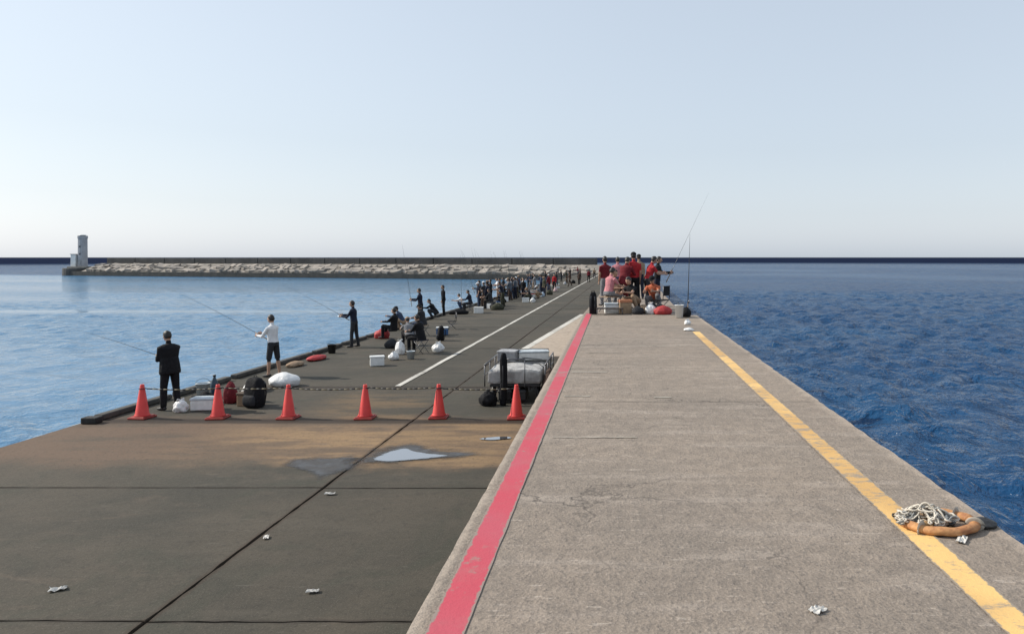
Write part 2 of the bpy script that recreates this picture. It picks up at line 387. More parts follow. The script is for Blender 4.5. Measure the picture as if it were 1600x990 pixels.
def upper_deck():
    bm = bmesh.new()
    RB = 1.86
    prism(bm, [(-0.84, -12), (2.24, -12), (2.24, YB - .04), (RB, YB - .04), (RB + K * (175 - YB), 175), (-0.84 + K * (175 - YB), 175), (-0.84, YB)], -7.2, -0.045)
    d = tag(finish(bm, 'upper_deck', M_side), kind='structure')
    rows = [-4.0, -0.9, 2.05, 5.10, 8.20, 11.30, 14.40, 17.45, YB]
    while rows[-1] < 170: rows.append(rows[-1] + 5.0)
    r2 = random.Random(9)
    for y0, y1 in zip(rows[:-1], rows[1:]):
        if y0 < YB - 0.1: a0 = a1 = -0.885; b0 = b1 = 2.28
        else: a0, a1 = -0.885 + K * (y0 - YB), -0.885 + K * (y1 - YB); b0, b1 = RB + 0.04 + K * (y0 - YB), RB + 0.04 + K * (y1 - YB)
        n1 = 26 if y0 < 21 else 4
        poly = []
        for (p, q, am) in (((a0, y0 + .004), (b0, y0 + .004), .003), ((b0, y0 + .004), (b1, y1 - .004), .010), ((b1, y1 - .004), (a1, y1 - .004), .003), ((a1, y1 - .004), (a0, y0 + .004), .0025)):
            for i in range(n1):
                t = i / n1; w = am if 0 < i < n1 else 0
                poly.append((p[0] + (q[0] - p[0]) * t + r2.uniform(-w, w), p[1] + (q[1] - p[1]) * t + r2.uniform(-w, w)))
        bm = bmesh.new(); prism(bm, poly, -0.044, r2.uniform(-0.003, 0.003), 0.010)
        finish(bm, 'slab', M_up, d)
    return d
UD = upper_deck()

def ribbon(name, m, y0, y1, xa, xb, z, step=0.25, jag=0.006, seed=1, skew=0.0, zo=0.0):
    r2 = random.Random(seed); bm = bmesh.new(); prev = None; y = y0
    while y < y1 + 1e-6:
        a = bm.verts.new((xa + skew * y + r2.uniform(-jag, jag), y, z)); b = bm.verts.new((xb + skew * y + r2.uniform(-jag, jag), y, z))
        if prev: bm.faces.new((prev[0], prev[1], b, a))
        prev = (a, b); y += step
    return tag(finish(bm, name, m), kind='structure')

UC = (0.26, 0.23, 0.195)
M_red = paint_mat('faded_red_paint', (0.50, 0.070, 0.098), UC, 0.56, 0.70, 0.45, (0.47, 0.090, 0.12), 0.0, 1.0, -0.72)
M_yel = paint_mat('worn_yellow_paint', (0.78, 0.50, 0.19), UC, 0.50, 0.64, 0.5, (0.58, 0.35, 0.13), 3.0, 1.8, 1.75)
M_whi = paint_mat('worn_white_paint', (0.60, 0.57, 0.51), (0.14, 0.13, 0.11), 0.52, 0.72, 0.4, None, 5.0)
M_chalk = paint_mat('chalky_white_paint', (0.46, 0.41, 0.34), UC, 0.42, 0.60, 0.5, None, 9.0)
ribbon('red_stripe', M_red, -3.5, 21.0, -0.805, -0.635, 0.008, step=.1, jag=.003, seed=2)
ribbon('yellow_line', M_yel, -3.5, 15.9, 1.665, 1.835, 0.008, step=.08, jag=0.004, seed=3)
ribbon('white_lane_line', M_whi, 19.2, 150, -6.10, -5.95, LZ + 0.012, step=0.8, jag=0.012, seed=4, skew=K)

for k, (xa, xb, yy, w) in enumerate(((-.60, -.08, 10.27, .05), (-.58, -.25, 8.48, .045), (.35, 1.35, 13.3, .03), (-.5, .15, 12.35, .03), (.45, .70, 8.4, .05), (-.55, .2, 6.55, .02))):
    r2 = random.Random(60 + k); bm = bmesh.new(); prev = None; x = xa
    while x < xb:
        a_ = bm.verts.new((x, yy + r2.uniform(-.008, .008), .0075)); b_ = bm.verts.new((x, yy + w + r2.uniform(-.012, .012), .0075))
        if prev: bm.faces.new((prev[0], a_, b_, prev[1]))
        prev = (a_, b_); x += .05
    tag(finish(bm, 'worn_paint_mark', M_chalk), kind='structure')
# low pale footing along the wall on the lower deck
bm = bmesh.new(); prism(bm, [(-3.45, 24.2), (-0.90, 24.2), (-0.90 + K * 21, 41.9), (-1.95, 41.9)], LZ - 0.01, LZ + 0.13, 0.02)
tag(finish(bm, 'wall_footing', M_up), kind='structure')
bm = bmesh.new(); prism(bm, [(-3.44, 24.25), (-3.18, 24.25), (-1.69, 41.8), (-1.94, 41.8)], LZ + 0.131, LZ + 0.136)
tag(finish(bm, 'footing_edge_line', M_whi), kind='structure')

# puddle with its wet margin
def blob(name, pts, m, z, seed, jag=0.10, sub=5):
    P = []; n = len(pts)
    for i in range(n):
        p0, p1, p2, p3 = (Vector((*pts[(i + k - 1) % n], 0)) for k in range(4))
        for j in range(14):
            t = j / 14; q = 0.5 * (2 * p1 + (p2 - p0) * t + (2 * p0 - 5 * p1 + 4 * p2 - p3) * t * t + (3 * p1 - p0 - 3 * p2 + p3) * t ** 3)
            d_ = mnoise.noise_vector(q * 1.7 + Vector((seed, 0, 0))) * jag * 2.2 + mnoise.noise_vector(q * 6 + Vector((seed, 0, 0))) * jag * 0.8
            P.append((q.x + d_.x, q.y + d_.y * 0.7))
    cx = sum(p[0] for p in P) / len(P); cy = sum(p[1] for p in P) / len(P)
    bm = bmesh.new(); R_ = [[bm.verts.new((cx + (x - cx) * f, cy + (y - cy) * f, z)) for x, y in P] for f in (1.35, 1.0, 0.65, 0.25)]
    m0 = len(P)
    for i in range(3):
        for k in range(m0): bm.faces.new((R_[i][k], R_[i][(k + 1) % m0], R_[i + 1][(k + 1) % m0], R_[i + 1][k]))
    bm.faces.new(R_[3])
    me = bpy.data.meshes.new(name); bm.to_mesh(me); bm.free(); me.materials.append(m)
    at = me.attributes.new('depth', 'FLOAT', 'POINT'); at.data.foreach_set('value', [v for v in (0.0, 0.4, 0.75, 1.0) for _ in range(m0)])
    o = link(name, me)
    if o.data.polygons[0].normal.z < 0: o.data.flip_normals()
    return tag(o, kind='structure')
def soft_edge(m, n, l, b, lo, hi, ns, amt):
    a = n.new('ShaderNodeAttribute'); a.attribute_name = 'depth'; g = n.new('ShaderNodeNewGeometry').outputs['Position']
    v = math_n(n, l, 'ADD', a.outputs['Fac'], math_n(n, l, 'MULTIPLY', math_n(n, l, 'SUBTRACT', noise_n(n, l, g, ns, 5, 0.65, (0.5, 1.4, 1)), 0.5), amt))
    l.new(ramp(n, l, v, lo, hi), b.inputs['Alpha'])
M_wet, n_, l_, b_ = new_mat('wet_concrete'); b_.inputs['Base Color'].default_value = (0.050, 0.047, 0.045, 1); b_.inputs['Roughness'].default_value = 0.33
g_ = n_.new('ShaderNodeNewGeometry').outputs['Position']; bump_n(n_, l_, b_, noise_n(n_, l_, g_, 9, 4), 0.012)
l_.new(ramp(n_, l_, noise_n(n_, l_, g_, 2.2, 4), 0.35, 0.65, 0.4, 0.75), b_.inputs['Roughness'])
soft_edge(M_wet, n_, l_, b_, 0.05, 0.85, 3.2, 1.3)
M_pud, n_, l_, b_ = new_mat('puddle_water'); b_.inputs['Base Color'].default_value = (0.035, 0.035, 0.035, 1); b_.inputs['Roughness'].default_value = 0.02; b_.inputs['IOR'].default_value = 1.333; b_.inputs['Coat Weight'].default_value = 1.0; b_.inputs['Coat IOR'].default_value = 2.6; b_.inputs['Coat Roughness'].default_value = 0.02; b_.inputs['Metallic'].default_value = 0.15; b_.inputs['Base Color'].default_value = (0.12, 0.12, 0.13, 1); soft_edge(M_pud, n_, l_, b_, 0.34, 0.46, 2.2, 0.8)
blob('wet_margin', [(-4.18, 12.24), (-3.72, 13.2), (-3.2, 12.95), (-2.45, 12.58), (-2.9, 12.28), (-3.8, 12.06)], M_wet, LZ + 0.0095, 5, 0.05)
blob('wet_margin', [(-5.30, 12.12), (-4.30, 12.35), (-4.27, 11.6), (-4.5, 11.2), (-4.75, 11.45)], M_wet, LZ + 0.0095, 6, 0.06)
blob('puddle', [(-4.02, 12.32), (-3.72, 12.95), (-3.45, 12.72), (-2.80, 12.50), (-2.9, 12.36), (-3.5, 12.18), (-3.85, 12.2)], M_pud, LZ + 0.0130, 7, 0.03)
blob('puddle', [(-2.50, 13.62), (-2.32, 13.74), (-2.00, 13.78), (-1.92, 13.65), (-2.2, 13.56)], M_pud, LZ + 0.0130, 8, 0.03)

# ------------------------------------------------------------------ breakwater and lighthouse
BA, BB = Vector((-4.0, 160.0, 0)), Vector((-150.0, 203.0, 0)); BD = (BB - BA).normalized(); BN = Vector((BD.y, -BD.x, 0))
if BN.y > 0: BN = -BN
BL = (BB - BA).length
def breakwater():
    M_par = mat('parapet_concrete', (0.075, 0.073, 0.070), (0.045, 0.045, 0.045), 0.9, 0.3, 0.03, 3, coord='Position')
    M_base = mat('dark_base_concrete', (0.075, 0.07, 0.06), (0.04, 0.042, 0.038), 0.8, 0.6, 0.03, 3, coord='Position')  # foundation darker than the blocks above it
    M_pale = mat('pale_block_concrete', (0.36, 0.315, 0.270), (0.26, 0.23, 0.20), 0.9, 0.9, 0.02, 5, coord='Position')
    M_pale2 = mat('grey_block_concrete', (0.28, 0.25, 0.215), (0.18, 0.165, 0.145), 0.9, 0.9, 0.02, 5, coord='Position')
    t = thing('breakwater', 'long breakwater with dark parapet and pale armour blocks running to the lighthouse', 'breakwater', (BA.x, BA.y, SZ), math.degrees(math.atan2(BD.y, BD.x)))
    # local frame: x along the breakwater, local y: harbour side is +y when BD points left
    side = 1 if (Matrix.Rotation(math.atan2(BD.y, BD.x), 3, 'Z') @ Vector((0, 1, 0))).dot(BN) > 0 else -1
    yb = lambda p, q: (min(p * side, q * side), max(p * side, q * side))
    bm = bmesh.new(); y0, y1 = yb(-6, 3.0); box(bm, -2, BL - 3, y0, y1, -3, 1.15); finish(bm, 'foundation', M_base, t)
    nseg = 14
    for i in range(nseg):                                   # parapet cast in lengths
        x0 = 1 + i * (BL - 11) / nseg; x1 = x0 + (BL - 11) / nseg - 0.12
        bm = bmesh.new(); y0, y1 = yb(-4.2, -3.0); box(bm, x0, x1, y0, y1, 1.1, 4.72 + rng.uniform(-.04, .04), 0.08); finish(bm, 'parapet', M_par, t)
    # sloping pale apron behind the blocks
    bm = bmesh.new(); pts = [(2.6, 1.151), (-2.99, 3.25), (-2.99, 1.151)]
    lo = [bm.verts.new((-1, p[0] * side, p[1])) for p in pts]; hi = [bm.verts.new((BL - 8, p[0] * side, p[1])) for p in pts]
    bm.faces.new(lo); bm.faces.new(hi[::-1])
    for i in range(3): bm.faces.new((lo[i], lo[(i + 1) % 3], hi[(i + 1) % 3], hi[i]))
    finish(bm, 'apron', M_pale2, t)
    protos = []
    for k in range(9):
        bm = bmesh.new(); r2 = random.Random(k)
        box(bm, -0.95, 0.95, -0.6, 0.6, -0.38, 0.38, 0.06); roughen(bm, 0.10, 0.8, k * 3.1)
        me = bpy.data.meshes.new('armour_block'); bmesh.ops.recalc_face_normals(bm, faces=bm.faces); bm.to_mesh(me); bm.free(); me.materials.append((M_pale, M_pale, M_pale2)[k % 3]); protos.append(me)
    for row, (yy, zz, sp) in enumerate(((2.0, 1.50, 1.66), (0.5, 2.05, 1.66), (-1.0, 2.62, 1.66))):
        x = 2.0 + row * 0.7
        while x < BL - 9:
            if rng.random() > 0.10:
                o = link('armour_block', rng.choice(protos), t)
                o.location = (x + rng.uniform(-.2, .2), (yy + rng.uniform(-.25, .25)) * side, zz + rng.uniform(-.12, .12))
                o.rotation_euler = (rng.uniform(-.22, .22) - .36 * side, rng.uniform(-.22, .22), rng.uniform(-.5, .5))
                q = rng.uniform(0.85, 1.15); o.scale = (q * rng.uniform(.8, 1.15), q, q * rng.uniform(.8, 1.2))
            x += sp + rng.uniform(-.15, .15)
    # round head carrying the lighthouse
    hx = BL - 3.5
    bm = bmesh.new(); lathe(bm, [(4.3, -3), (4.25, 1.85), (4.1, 2.0)], 28, (hx, -1.0 * side, 0)); finish(bm, 'head', M_par, t)
    return t
BW = breakwater()

def lighthouse(x, y, z):
    M_w = mat('white_lighthouse_paint', (0.72, 0.72, 0.70), (0.60, 0.60, 0.58), 0.55, 0.8, 0.01, 3)
    M_g = mat('lantern_glass', (0.10, 0.12, 0.13), (0.06, 0.07, 0.08), 0.15, 2, 0)
    M_m = mat('grey_rail_metal', (0.30, 0.31, 0.32), None, 0.5, 3, 0)
    M_b = mat('lighthouse_base_concrete', (0.33, 0.31, 0.28), (0.2, 0.19, 0.17), 0.9, 1, 0.02, 4)
    t = thing('lighthouse', 'slim white lighthouse with a small side annex at the end of the breakwater', 'lighthouse', (x, y, z))
    bm = bmesh.new(); box(bm, -2.6, 2.6, -2.4, 2.4, 0, 0.45, 0.05); finish(bm, 'plinth', M_b, t)
    M_t = mat('grey_white_tower_tile', (0.36, 0.36, 0.37), (0.28, 0.28, 0.29), 0.6, 0.8, 0.01, 3)
    bm = bmesh.new(); lathe(bm, [(1.22, 0.44), (1.16, 1.0), (1.10, 7.9), (1.10, 8.0)], 12); tw = finish(bm, 'tower', M_t, t)
    bm = bmesh.new(); box(bm, -0.38, 0.38, -1.26, -1.10, 0.46, 2.3, 0.02); dr = finish(bm, 'door', M_m, t)
    bm = bmesh.new(); box(bm, 0.22, 0.28, -1.32, -1.262, 1.3, 1.42); finish(bm, 'handle', M_g, dr)
    for zz in (3.6, 5.6):
        bm = bmesh.new(); box(bm, -0.2, 0.2, -1.20, -1.04, zz, zz + 0.5, 0.02); finish(bm, 'window', M_g, t)
    bm = bmesh.new(); lathe(bm, [(1.10, 8.001), (1.20, 8.06), (1.20, 8.75), (1.10, 8.75), (1.10, 8.2)], 20); gal = finish(bm, 'gallery', M_t, t)
    bm = bmesh.new()
    pts = [(1.15 * math.cos(a * math.pi / 12), 1.15 * math.sin(a * math.pi / 12), 8.86) for a in range(25)]; tube(bm, pts, 0.03, 5); finish(bm, 'railing', M_m, gal)
    bm = bmesh.new(); lathe(bm, [(0.72, 8.1), (0.72, 8.95)], 12); ln = finish(bm, 'lantern', M_g, t)
    bm = bmesh.new(); lathe(bm, [(0.86, 8.951), (0.80, 9.05), (0.3, 9.2), (0.06, 9.25)], 16); finish(bm, 'roof', M_w, t)
    bm = bmesh.new(); box(bm, -2.45, -1.1, -1.2, 1.2, 0.451, 3.7, 0.05); an = finish(bm, 'annex', M_w, t)
    bm = bmesh.new(); box(bm, -2.58, -1.06, -1.32, 1.32, 3.701, 3.85, 0.03); finish(bm, 'annex_roof', M_b, an)
    return t
hd = BA + BD * (BL - 3.5) 
lighthouse(-145.6, 202.4, SZ + 1.99)

# ------------------------------------------------------------------ people
SKIN = mat('skin', (0.42, 0.25, 0.17), (0.36, 0.21, 0.14), 0.55, 6, 0.001, 40)
HAIR = mat('black_hair', (0.012, 0.010, 0.009), (0.022, 0.018, 0.015), 0.5, 30, 0.006, 60)
def cloth(name, c, c2=None): return mat('cloth_' + name, c, c2 or tuple(x * 0.72 for x in c), 0.85, 9, 0.018, 14, spec=0.2)
CL = dict(black=cloth('black', (0.012, 0.012, 0.014)), navy=cloth('navy', (0.018, 0.022, 0.040)), charcoal=cloth('charcoal', (0.035, 0.036, 0.040)),
          white=cloth('white', (0.72, 0.72, 0.72), (0.62, 0.62, 0.63)), grey=cloth('grey', (0.22, 0.22, 0.23)), bluegrey=cloth('bluegrey', (0.09, 0.11, 0.14)),
          red=cloth('red', (0.42, 0.030, 0.035)), pink=cloth('pink', (0.55, 0.22, 0.24)), brown=cloth('brown', (0.07, 0.045, 0.035)),
          tan=cloth('tan', (0.34, 0.24, 0.16)), orange=cloth('orange', (0.52, 0.14, 0.07)), olive=cloth('olive', (0.06, 0.06, 0.04)), denim=cloth('denim', (0.05, 0.07, 0.12)), maroon=cloth('maroon', (0.16, 0.018, 0.025)))
SHOE = mat('dark_shoe', (0.02, 0.02, 0.022), None, 0.6, 20, 0.002)
PALE_SHOE = mat('pale_shoe', (0.5, 0.5, 0.48), None, 0.6, 20, 0.002)

POSES = {   # lean, head pitch, legs (hip, knee, abduct), arms (shoulder, elbow, abduct, inward)
    'angler': dict(lean=4, head=8, legs=((6, 6, 5), (-5, 4, 6)), arms=((32, 62, 10, 20), (46, 48, 8, 24))),
    'hold':   dict(lean=5, head=14, legs=((4, 5, 4), (-4, 4, 4)), arms=((14, 88, 6, 26), (20, 80, 5, 30))),
    'stand':  dict(lean=2, head=4, legs=((3, 4, 5), (-3, 3, 5)), arms=((4, 14, 8, 3), (-3, 18, 8, 3))),
    'stride': dict(lean=5, head=6, legs=((17, 10, 3), (-14, 14, 3)), arms=((-16, 20, 8, 3), (18, 24, 8, 3))),
    'reach':  dict(lean=16, head=18, legs=((8, 10, 6), (-2, 8, 6)), arms=((55, 30, 8, 12), (38, 50, 8, 14))),
    'sit':    dict(lean=12, head=14, legs=((84, 88, 8), (80, 78, 9)), arms=((34, 52, 10, 18), (40, 44, 8, 20))),
    'crouch': dict(lean=32, head=6, legs=((112, 138, 12), (100, 134, 10)), arms=((62, 34, 10, 16), (52, 48, 8, 14))),
    'floor':  dict(lean=-6, head=16, legs=((102, 104, 8), (94, 82, 12)), arms=((48, 40, 8, 14), (40, 50, 8, 14))),
}

def make_person(label, loc, heading, pose='stand', height=1.68, top='black', bottom='black', sleeve='long', shorts=False, hat=None, shoe=SHOE, vox=0.02,
                group=None, seat=None, fat=1.10, bag=None, skirt=False):
    P = POSES[pose]; Y = Vector((0, 1, 0))
    def d(a, side=0.0, s=1):
        a, b = R(a), R(side); return Vector((math.sin(a) * math.cos(b), s * math.sin(b), -math.cos(a) * math.cos(b)))
    bm = bmesh.new(); segs = []                                    # segs: (p, q, r, region)
    def limb(p, q, r0, r1, reg, n=10, mid=None):
        m = (p + q) / 2; rm = mid if mid else (r0 + r1) / 2
        tube(bm, [p - (q - p).normalized() * r0 * 0.35, p, m, q, q + (q - p).normalized() * r1 * 0.35], [r0 * 0.7, r0, rm, r1, r1 * 0.7], n)
        segs.append((p, q, (r0 + r1) / 2, reg))
    pel = Vector((0, 0, 0)); tdir = Vector((math.sin(R(P['lean'])), 0, math.cos(R(P['lean'])))); fwd = Vector((tdir.z, 0, -tdir.x))
    tp = 1.10 * fat if sleeve == 'jacket' else fat
    T = [(-0.10, .105, .150), (-0.02, .118, .168), (0.10, .108, .152), (0.20, .105, .148), (0.32, .118, .165), (0.42, .112, .178), (0.475, .085, .150), (0.51, .060, .085)]
    tube(bm, [pel + tdir * h + fwd * (0.012 * math.sin(h * 6)) for h, _, _ in T], [(w * tp, dp * tp) for h, dp, w in T], 16, up=(0, 1, 0))
    if sleeve == 'jacket':                                   # loose coat hem over the hips
        tube(bm, [pel - tdir * 0.15, pel - tdir * 0.10, pel + tdir * 0.05, pel + tdir * 0.2], [(.185 * fat, .135 * fat), (.190 * fat, .140 * fat), (.178 * fat, .132 * fat), (.160 * fat, .118 * fat)], 16, up=(0, 1, 0)); segs.append((pel - tdir * .13, pel + tdir * .1, .16, 'top'))
    segs.append((pel + tdir * 0.06, pel + tdir * 0.47, 0.13, 'top')); segs.append((pel - tdir * 0.14, pel - tdir * 0.02, 0.13, 'bottom'))
    for s in (-1, 1): segs.append((pel + tdir * 0.08 + Y * s * .08, pel + tdir * 0.42 + Y * s * .12, 0.09, 'top'))
    nb = pel + tdir * 0.49; hd = R(P['lean'] * 0.5 + P['head']); hdir = Vector((math.sin(hd), 0, math.cos(hd))); hf = Vector((math.cos(hd), 0, -math.sin(hd)))
    nt = nb + (tdir + hdir).normalized() * 0.085; hc = nt + hdir * 0.115 + hf * 0.018
    tube(bm, [nb - tdir * 0.04, nb, nt, nt + hdir * .05], [0.070, 0.057, 0.053, 0.050], 10); segs.append((nb + hdir * 0.02, nt, 0.054, 'skin'))
    rot = Matrix((hf, Y, hdir)).transposed()
    ellip(bm, hc, (0.098, 0.077, 0.118), rot); ellip(bm, hc + hf * 0.022 - hdir * 0.055, (0.066, 0.056, 0.062), rot); segs.append((hc - hdir * 0.05, hc + hdir * 0.05, 0.09, 'skin'))
    tube(bm, [hc + hf * 0.088 + hdir * 0.018, hc + hf * 0.112 - hdir * 0.022, hc + hf * 0.092 - hdir * 0.030], [0.010, 0.017, 0.012], 6)
    ellip(bm, hc + hf * 0.078 + hdir * 0.028, (0.018, 0.050, 0.012), rot); ellip(bm, hc + hf * 0.080 - hdir * 0.062, (0.012, 0.026, 0.010), rot)
    for s in (-1, 1): ellip(bm, hc + Y * s * 0.078 - hdir * 0.008 - hf * 0.005, (0.020, 0.010, 0.030), rot)
    hands = []; ankles = []
    for i, s in ((0, 1), (1, -1)):
        hip, knee, ab = P['legs'][i]
        hj = pel + Y * s * 0.088 - tdir * 0.02
        kj = hj + d(hip, ab, s) * 0.425; aj = kj + d(hip - knee, ab * 0.3, s) * 0.415
        reg2 = 'skin' if shorts else 'bottom'
        limb(hj, kj, 0.088 * fat, (0.068 if shorts else 0.064) * fat, 'bottom', 12, 0.077 * fat)
        limb(kj - (kj - hj) * (0.10 if shorts else 0), aj, 0.052 if shorts else 0.063 * fat, 0.036 if shorts else 0.055 * fat, reg2, 10, 0.053 if shorts else 0.062 * fat)
        flat = Vector((1, s * 0.14, 0)).normalized()
        sole = aj + Vector((0, 0, -0.055))
        tube(bm, [sole - flat * 0.075, sole - flat * 0.05 + Vector((0, 0, 0.01)), sole + flat * 0.06, sole + flat * 0.15 - Vector((0, 0, 0.008)), sole + flat * 0.19 - Vector((0, 0, 0.012))],
             [(0.030, 0.030), (0.042, 0.040), (0.040, 0.047), (0.030, 0.046), (0.016, 0.028)], 12, up=(0, 0, 1))
        tube(bm, [aj + Vector((0, 0, 0.03)), sole + Vector((0, 0, 0.0))], [0.044, 0.046], 10)
        segs.append((sole - flat * 0.06 - Vector((0, 0, .01)), sole + flat * 0.18 - Vector((0, 0, .01)), 0.05, 'shoe')); ankles.append(aj)
        sh, el, aab, inw = P['arms'][i]
        sj = pel + tdir * 0.435 + Y * s * 0.178
        ej = sj + d(sh, aab, s) * 0.285; wj = ej + d(sh + el, -inw, s) * 0.245
        limb(sj, ej, 0.056 * tp, 0.046, 'top', 10, 0.051)
        long = sleeve != 'short'
        if not long: segs[-1] = (sj, sj + (ej - sj) * 0.55, 0.055, 'top'); segs.append((sj + (ej - sj) * 0.72, ej, 0.042, 'skin'))
        limb(ej, wj, 0.045 if long else 0.039, 0.037 if long else 0.027, 'top' if long else 'skin', 10)
        hdn = (wj - ej).normalized(); pm = wj + hdn * 0.055
        hup = Vector((0, 0, 1)) - hdn * hdn.z; hup.normalize(); hs = hdn.cross(hup)
        ellip(bm, pm, (0.050, 0.022, 0.040), Matrix((hdn, hs, hup)).transposed(), 10, 7); segs.append((wj + hdn * 0.03, wj + hdn * 0.13, 0.03, 'skin'))
        hands.append((pm, hdn, hup, hs, s))
    if skirt: pass
    me = bpy.data.meshes.new('person_src'); bmesh.ops.recalc_face_normals(bm, faces=bm.faces); bm.to_mesh(me); bm.free()
    tmp = bpy.data.objects.new('person_src', me); COL.objects.link(tmp)
    md = tmp.modifiers.new('r', 'REMESH'); md.mode = 'VOXEL'; md.voxel_size = vox
    sm = tmp.modifiers.new('s', 'SMOOTH'); sm.factor = 0.5; sm.iterations = 3 if vox < 0.015 else 1
    dg = bpy.context.evaluated_depsgraph_get(); body = bpy.data.meshes.new_from_object(tmp.evaluated_get(dg), depsgraph=dg)
    bpy.data.objects.remove(tmp); bpy.data.meshes.remove(me); body.name = 'body'
    regs = ['skin', 'top', 'bottom', 'shoe']
    for x in (SKIN, CL[top], CL[bottom], shoe): body.materials.append(x)
    n = len(body.polygons); cen = np.empty(n * 3); body.polygons.foreach_get('center', cen); cen = cen.reshape(-1, 3)
    best = np.full(n, 1e9); mi = np.zeros(n, np.int32)
    for p, q, r, reg in segs:
        p_, q_ = np.array(p), np.array(q); v = q_ - p_; t = np.clip(((cen - p_) @ v) / max(v @ v, 1e-9), 0, 1)
        dd = np.linalg.norm(cen - (p_ + t[:, None] * v), axis=1) - r; k = dd < best; best[k] = dd[k]; mi[k] = regs.index(reg)
    body.polygons.foreach_set('material_index', mi); body.polygons.foreach_set('use_smooth', np.ones(n, bool))
    # fingers rooted in the palms
    bm = bmesh.new(); bm.from_mesh(body)
    for pm, hdn, hup, hs, s in hands:
        for j, (off, L) in enumerate(((0.028, 0.062), (0.010, 0.070), (-0.009, 0.066), (-0.027, 0.052))):
            b0 = pm + hdn * 0.030 + hup * off; k1 = b0 + hdn * (L * 0.45) - hs * s * 0.006; k2 = k1 + (hdn * 0.25 - hs * -s * 0.97) .normalized() * (L * 0.42); k3 = k2 + (-hdn * 0.75 + hs * s * 0.6).normalized() * (L * 0.30)
            tube(bm, [b0, k1, k2, k3], [0.0095, 0.0088, 0.0080, 0.0062], 6)
        b0 = pm - hdn * 0.02 + hup * 0.030; k1 = b0 + (hup * 0.7 + hdn * 0.5 + hs * s * 0.4).normalized() * 0.035; k2 = k1 + (hdn * 0.7 + hs * s * 0.7).normalized() * 0.030
        tube(bm, [b0, k1, k2], [0.012, 0.0105, 0.0075], 6)
    bm.to_mesh(body); bm.free()
    co = np.empty(len(body.vertices) * 3, np.float32); body.vertices.foreach_get('co', co); co = co.reshape(-1, 3); zmin = co[:, 2].min()
    sc = height / 1.70
    root = thing('person', label, 'person', loc, heading, group)
    root.location.z = loc[2]
    bo = link('body', body, root); bo.location = (0, 0, -zmin * sc); bo.scale = (sc,) * 3
    # hair, eyes, hat
    bm = bmesh.new()
    for vv in ellip(bm, hc + hdir * 0.014 - hf * 0.012, (0.103, 0.083, 0.113), rot, 18, 12): pass
    drop = [v for v in bm.verts if (v.co - hc).dot(hf) > 0.045 and (v.co - hc).dot(hdir) < 0.062 or (v.co - hc).dot(hdir) < -0.075]
    bmesh.ops.delete(bm, geom=drop, context='VERTS'); roughen(bm, 0.007, 22, rng.uniform(0, 9))
    hr = finish(bm, 'hair', HAIR, bo, True)
    sol = hr.modifiers.new('solid', 'SOLIDIFY'); sol.thickness = 0.012; sol.offset = -1
    if vox < 0.014:
        for s in (-1, 1):
            bm = bmesh.new(); ellip(bm, hc + hf * 0.086 + Y * s * 0.030 + hdir * 0.008, (0.008, 0.013, 0.008), rot, 8, 6); finish(bm, 'eye', HAIR, bo, True)
    if hat:
        bm = bmesh.new(); ellip(bm, hc + hdir * 0.042 - hf * 0.004, (0.112, 0.094, 0.092), rot, 18, 10)
        bmesh.ops.delete(bm, geom=[v for v in bm.verts if (v.co - hc).dot(hdir) < 0.035], context='VERTS')
        tube(bm, [hc + hdir * 0.045 + hf * 0.07, hc + hdir * 0.042 + hf * 0.13, hc + hdir * 0.030 + hf * 0.175], [(0.008, 0.080), (0.007, 0.078), (0.005, 0.045)], 12, up=tuple(hdir))
        finish(bm, 'cap', CL[hat], bo, True)
    if bag:
        bm = bmesh.new(); c = pel + tdir * 0.30 - fwd * 0.20
        tube(bm, [c - tdir * 0.22, c - tdir * 0.19, c, c + tdir * 0.16, c + tdir * 0.21], [(0.10, 0.05), (0.14, 0.08), (0.15, 0.095), (0.13, 0.08), (0.07, 0.04)], 14, up=(0, 1, 0)); finish(bm, 'backpack', CL[bag], bo, True)
    if seat is not None:                       # lift or lower so that the seat of the trousers rests on the stool
        low = co[(np.abs(co[:, 0]) < 0.09) & (np.abs(co[:, 1]) < 0.15)][:, 2].min()
    wr = [(Matrix.Translation(Vector(loc)) @ Matrix.Rotation(R(heading), 4, 'Z') @ Matrix.Translation((0, 0, -zmin * sc)) @ Matrix.Scale(sc, 4)) @ h[0] for h in hands]
    pelz = (-zmin) * sc
    return root, wr, pelz

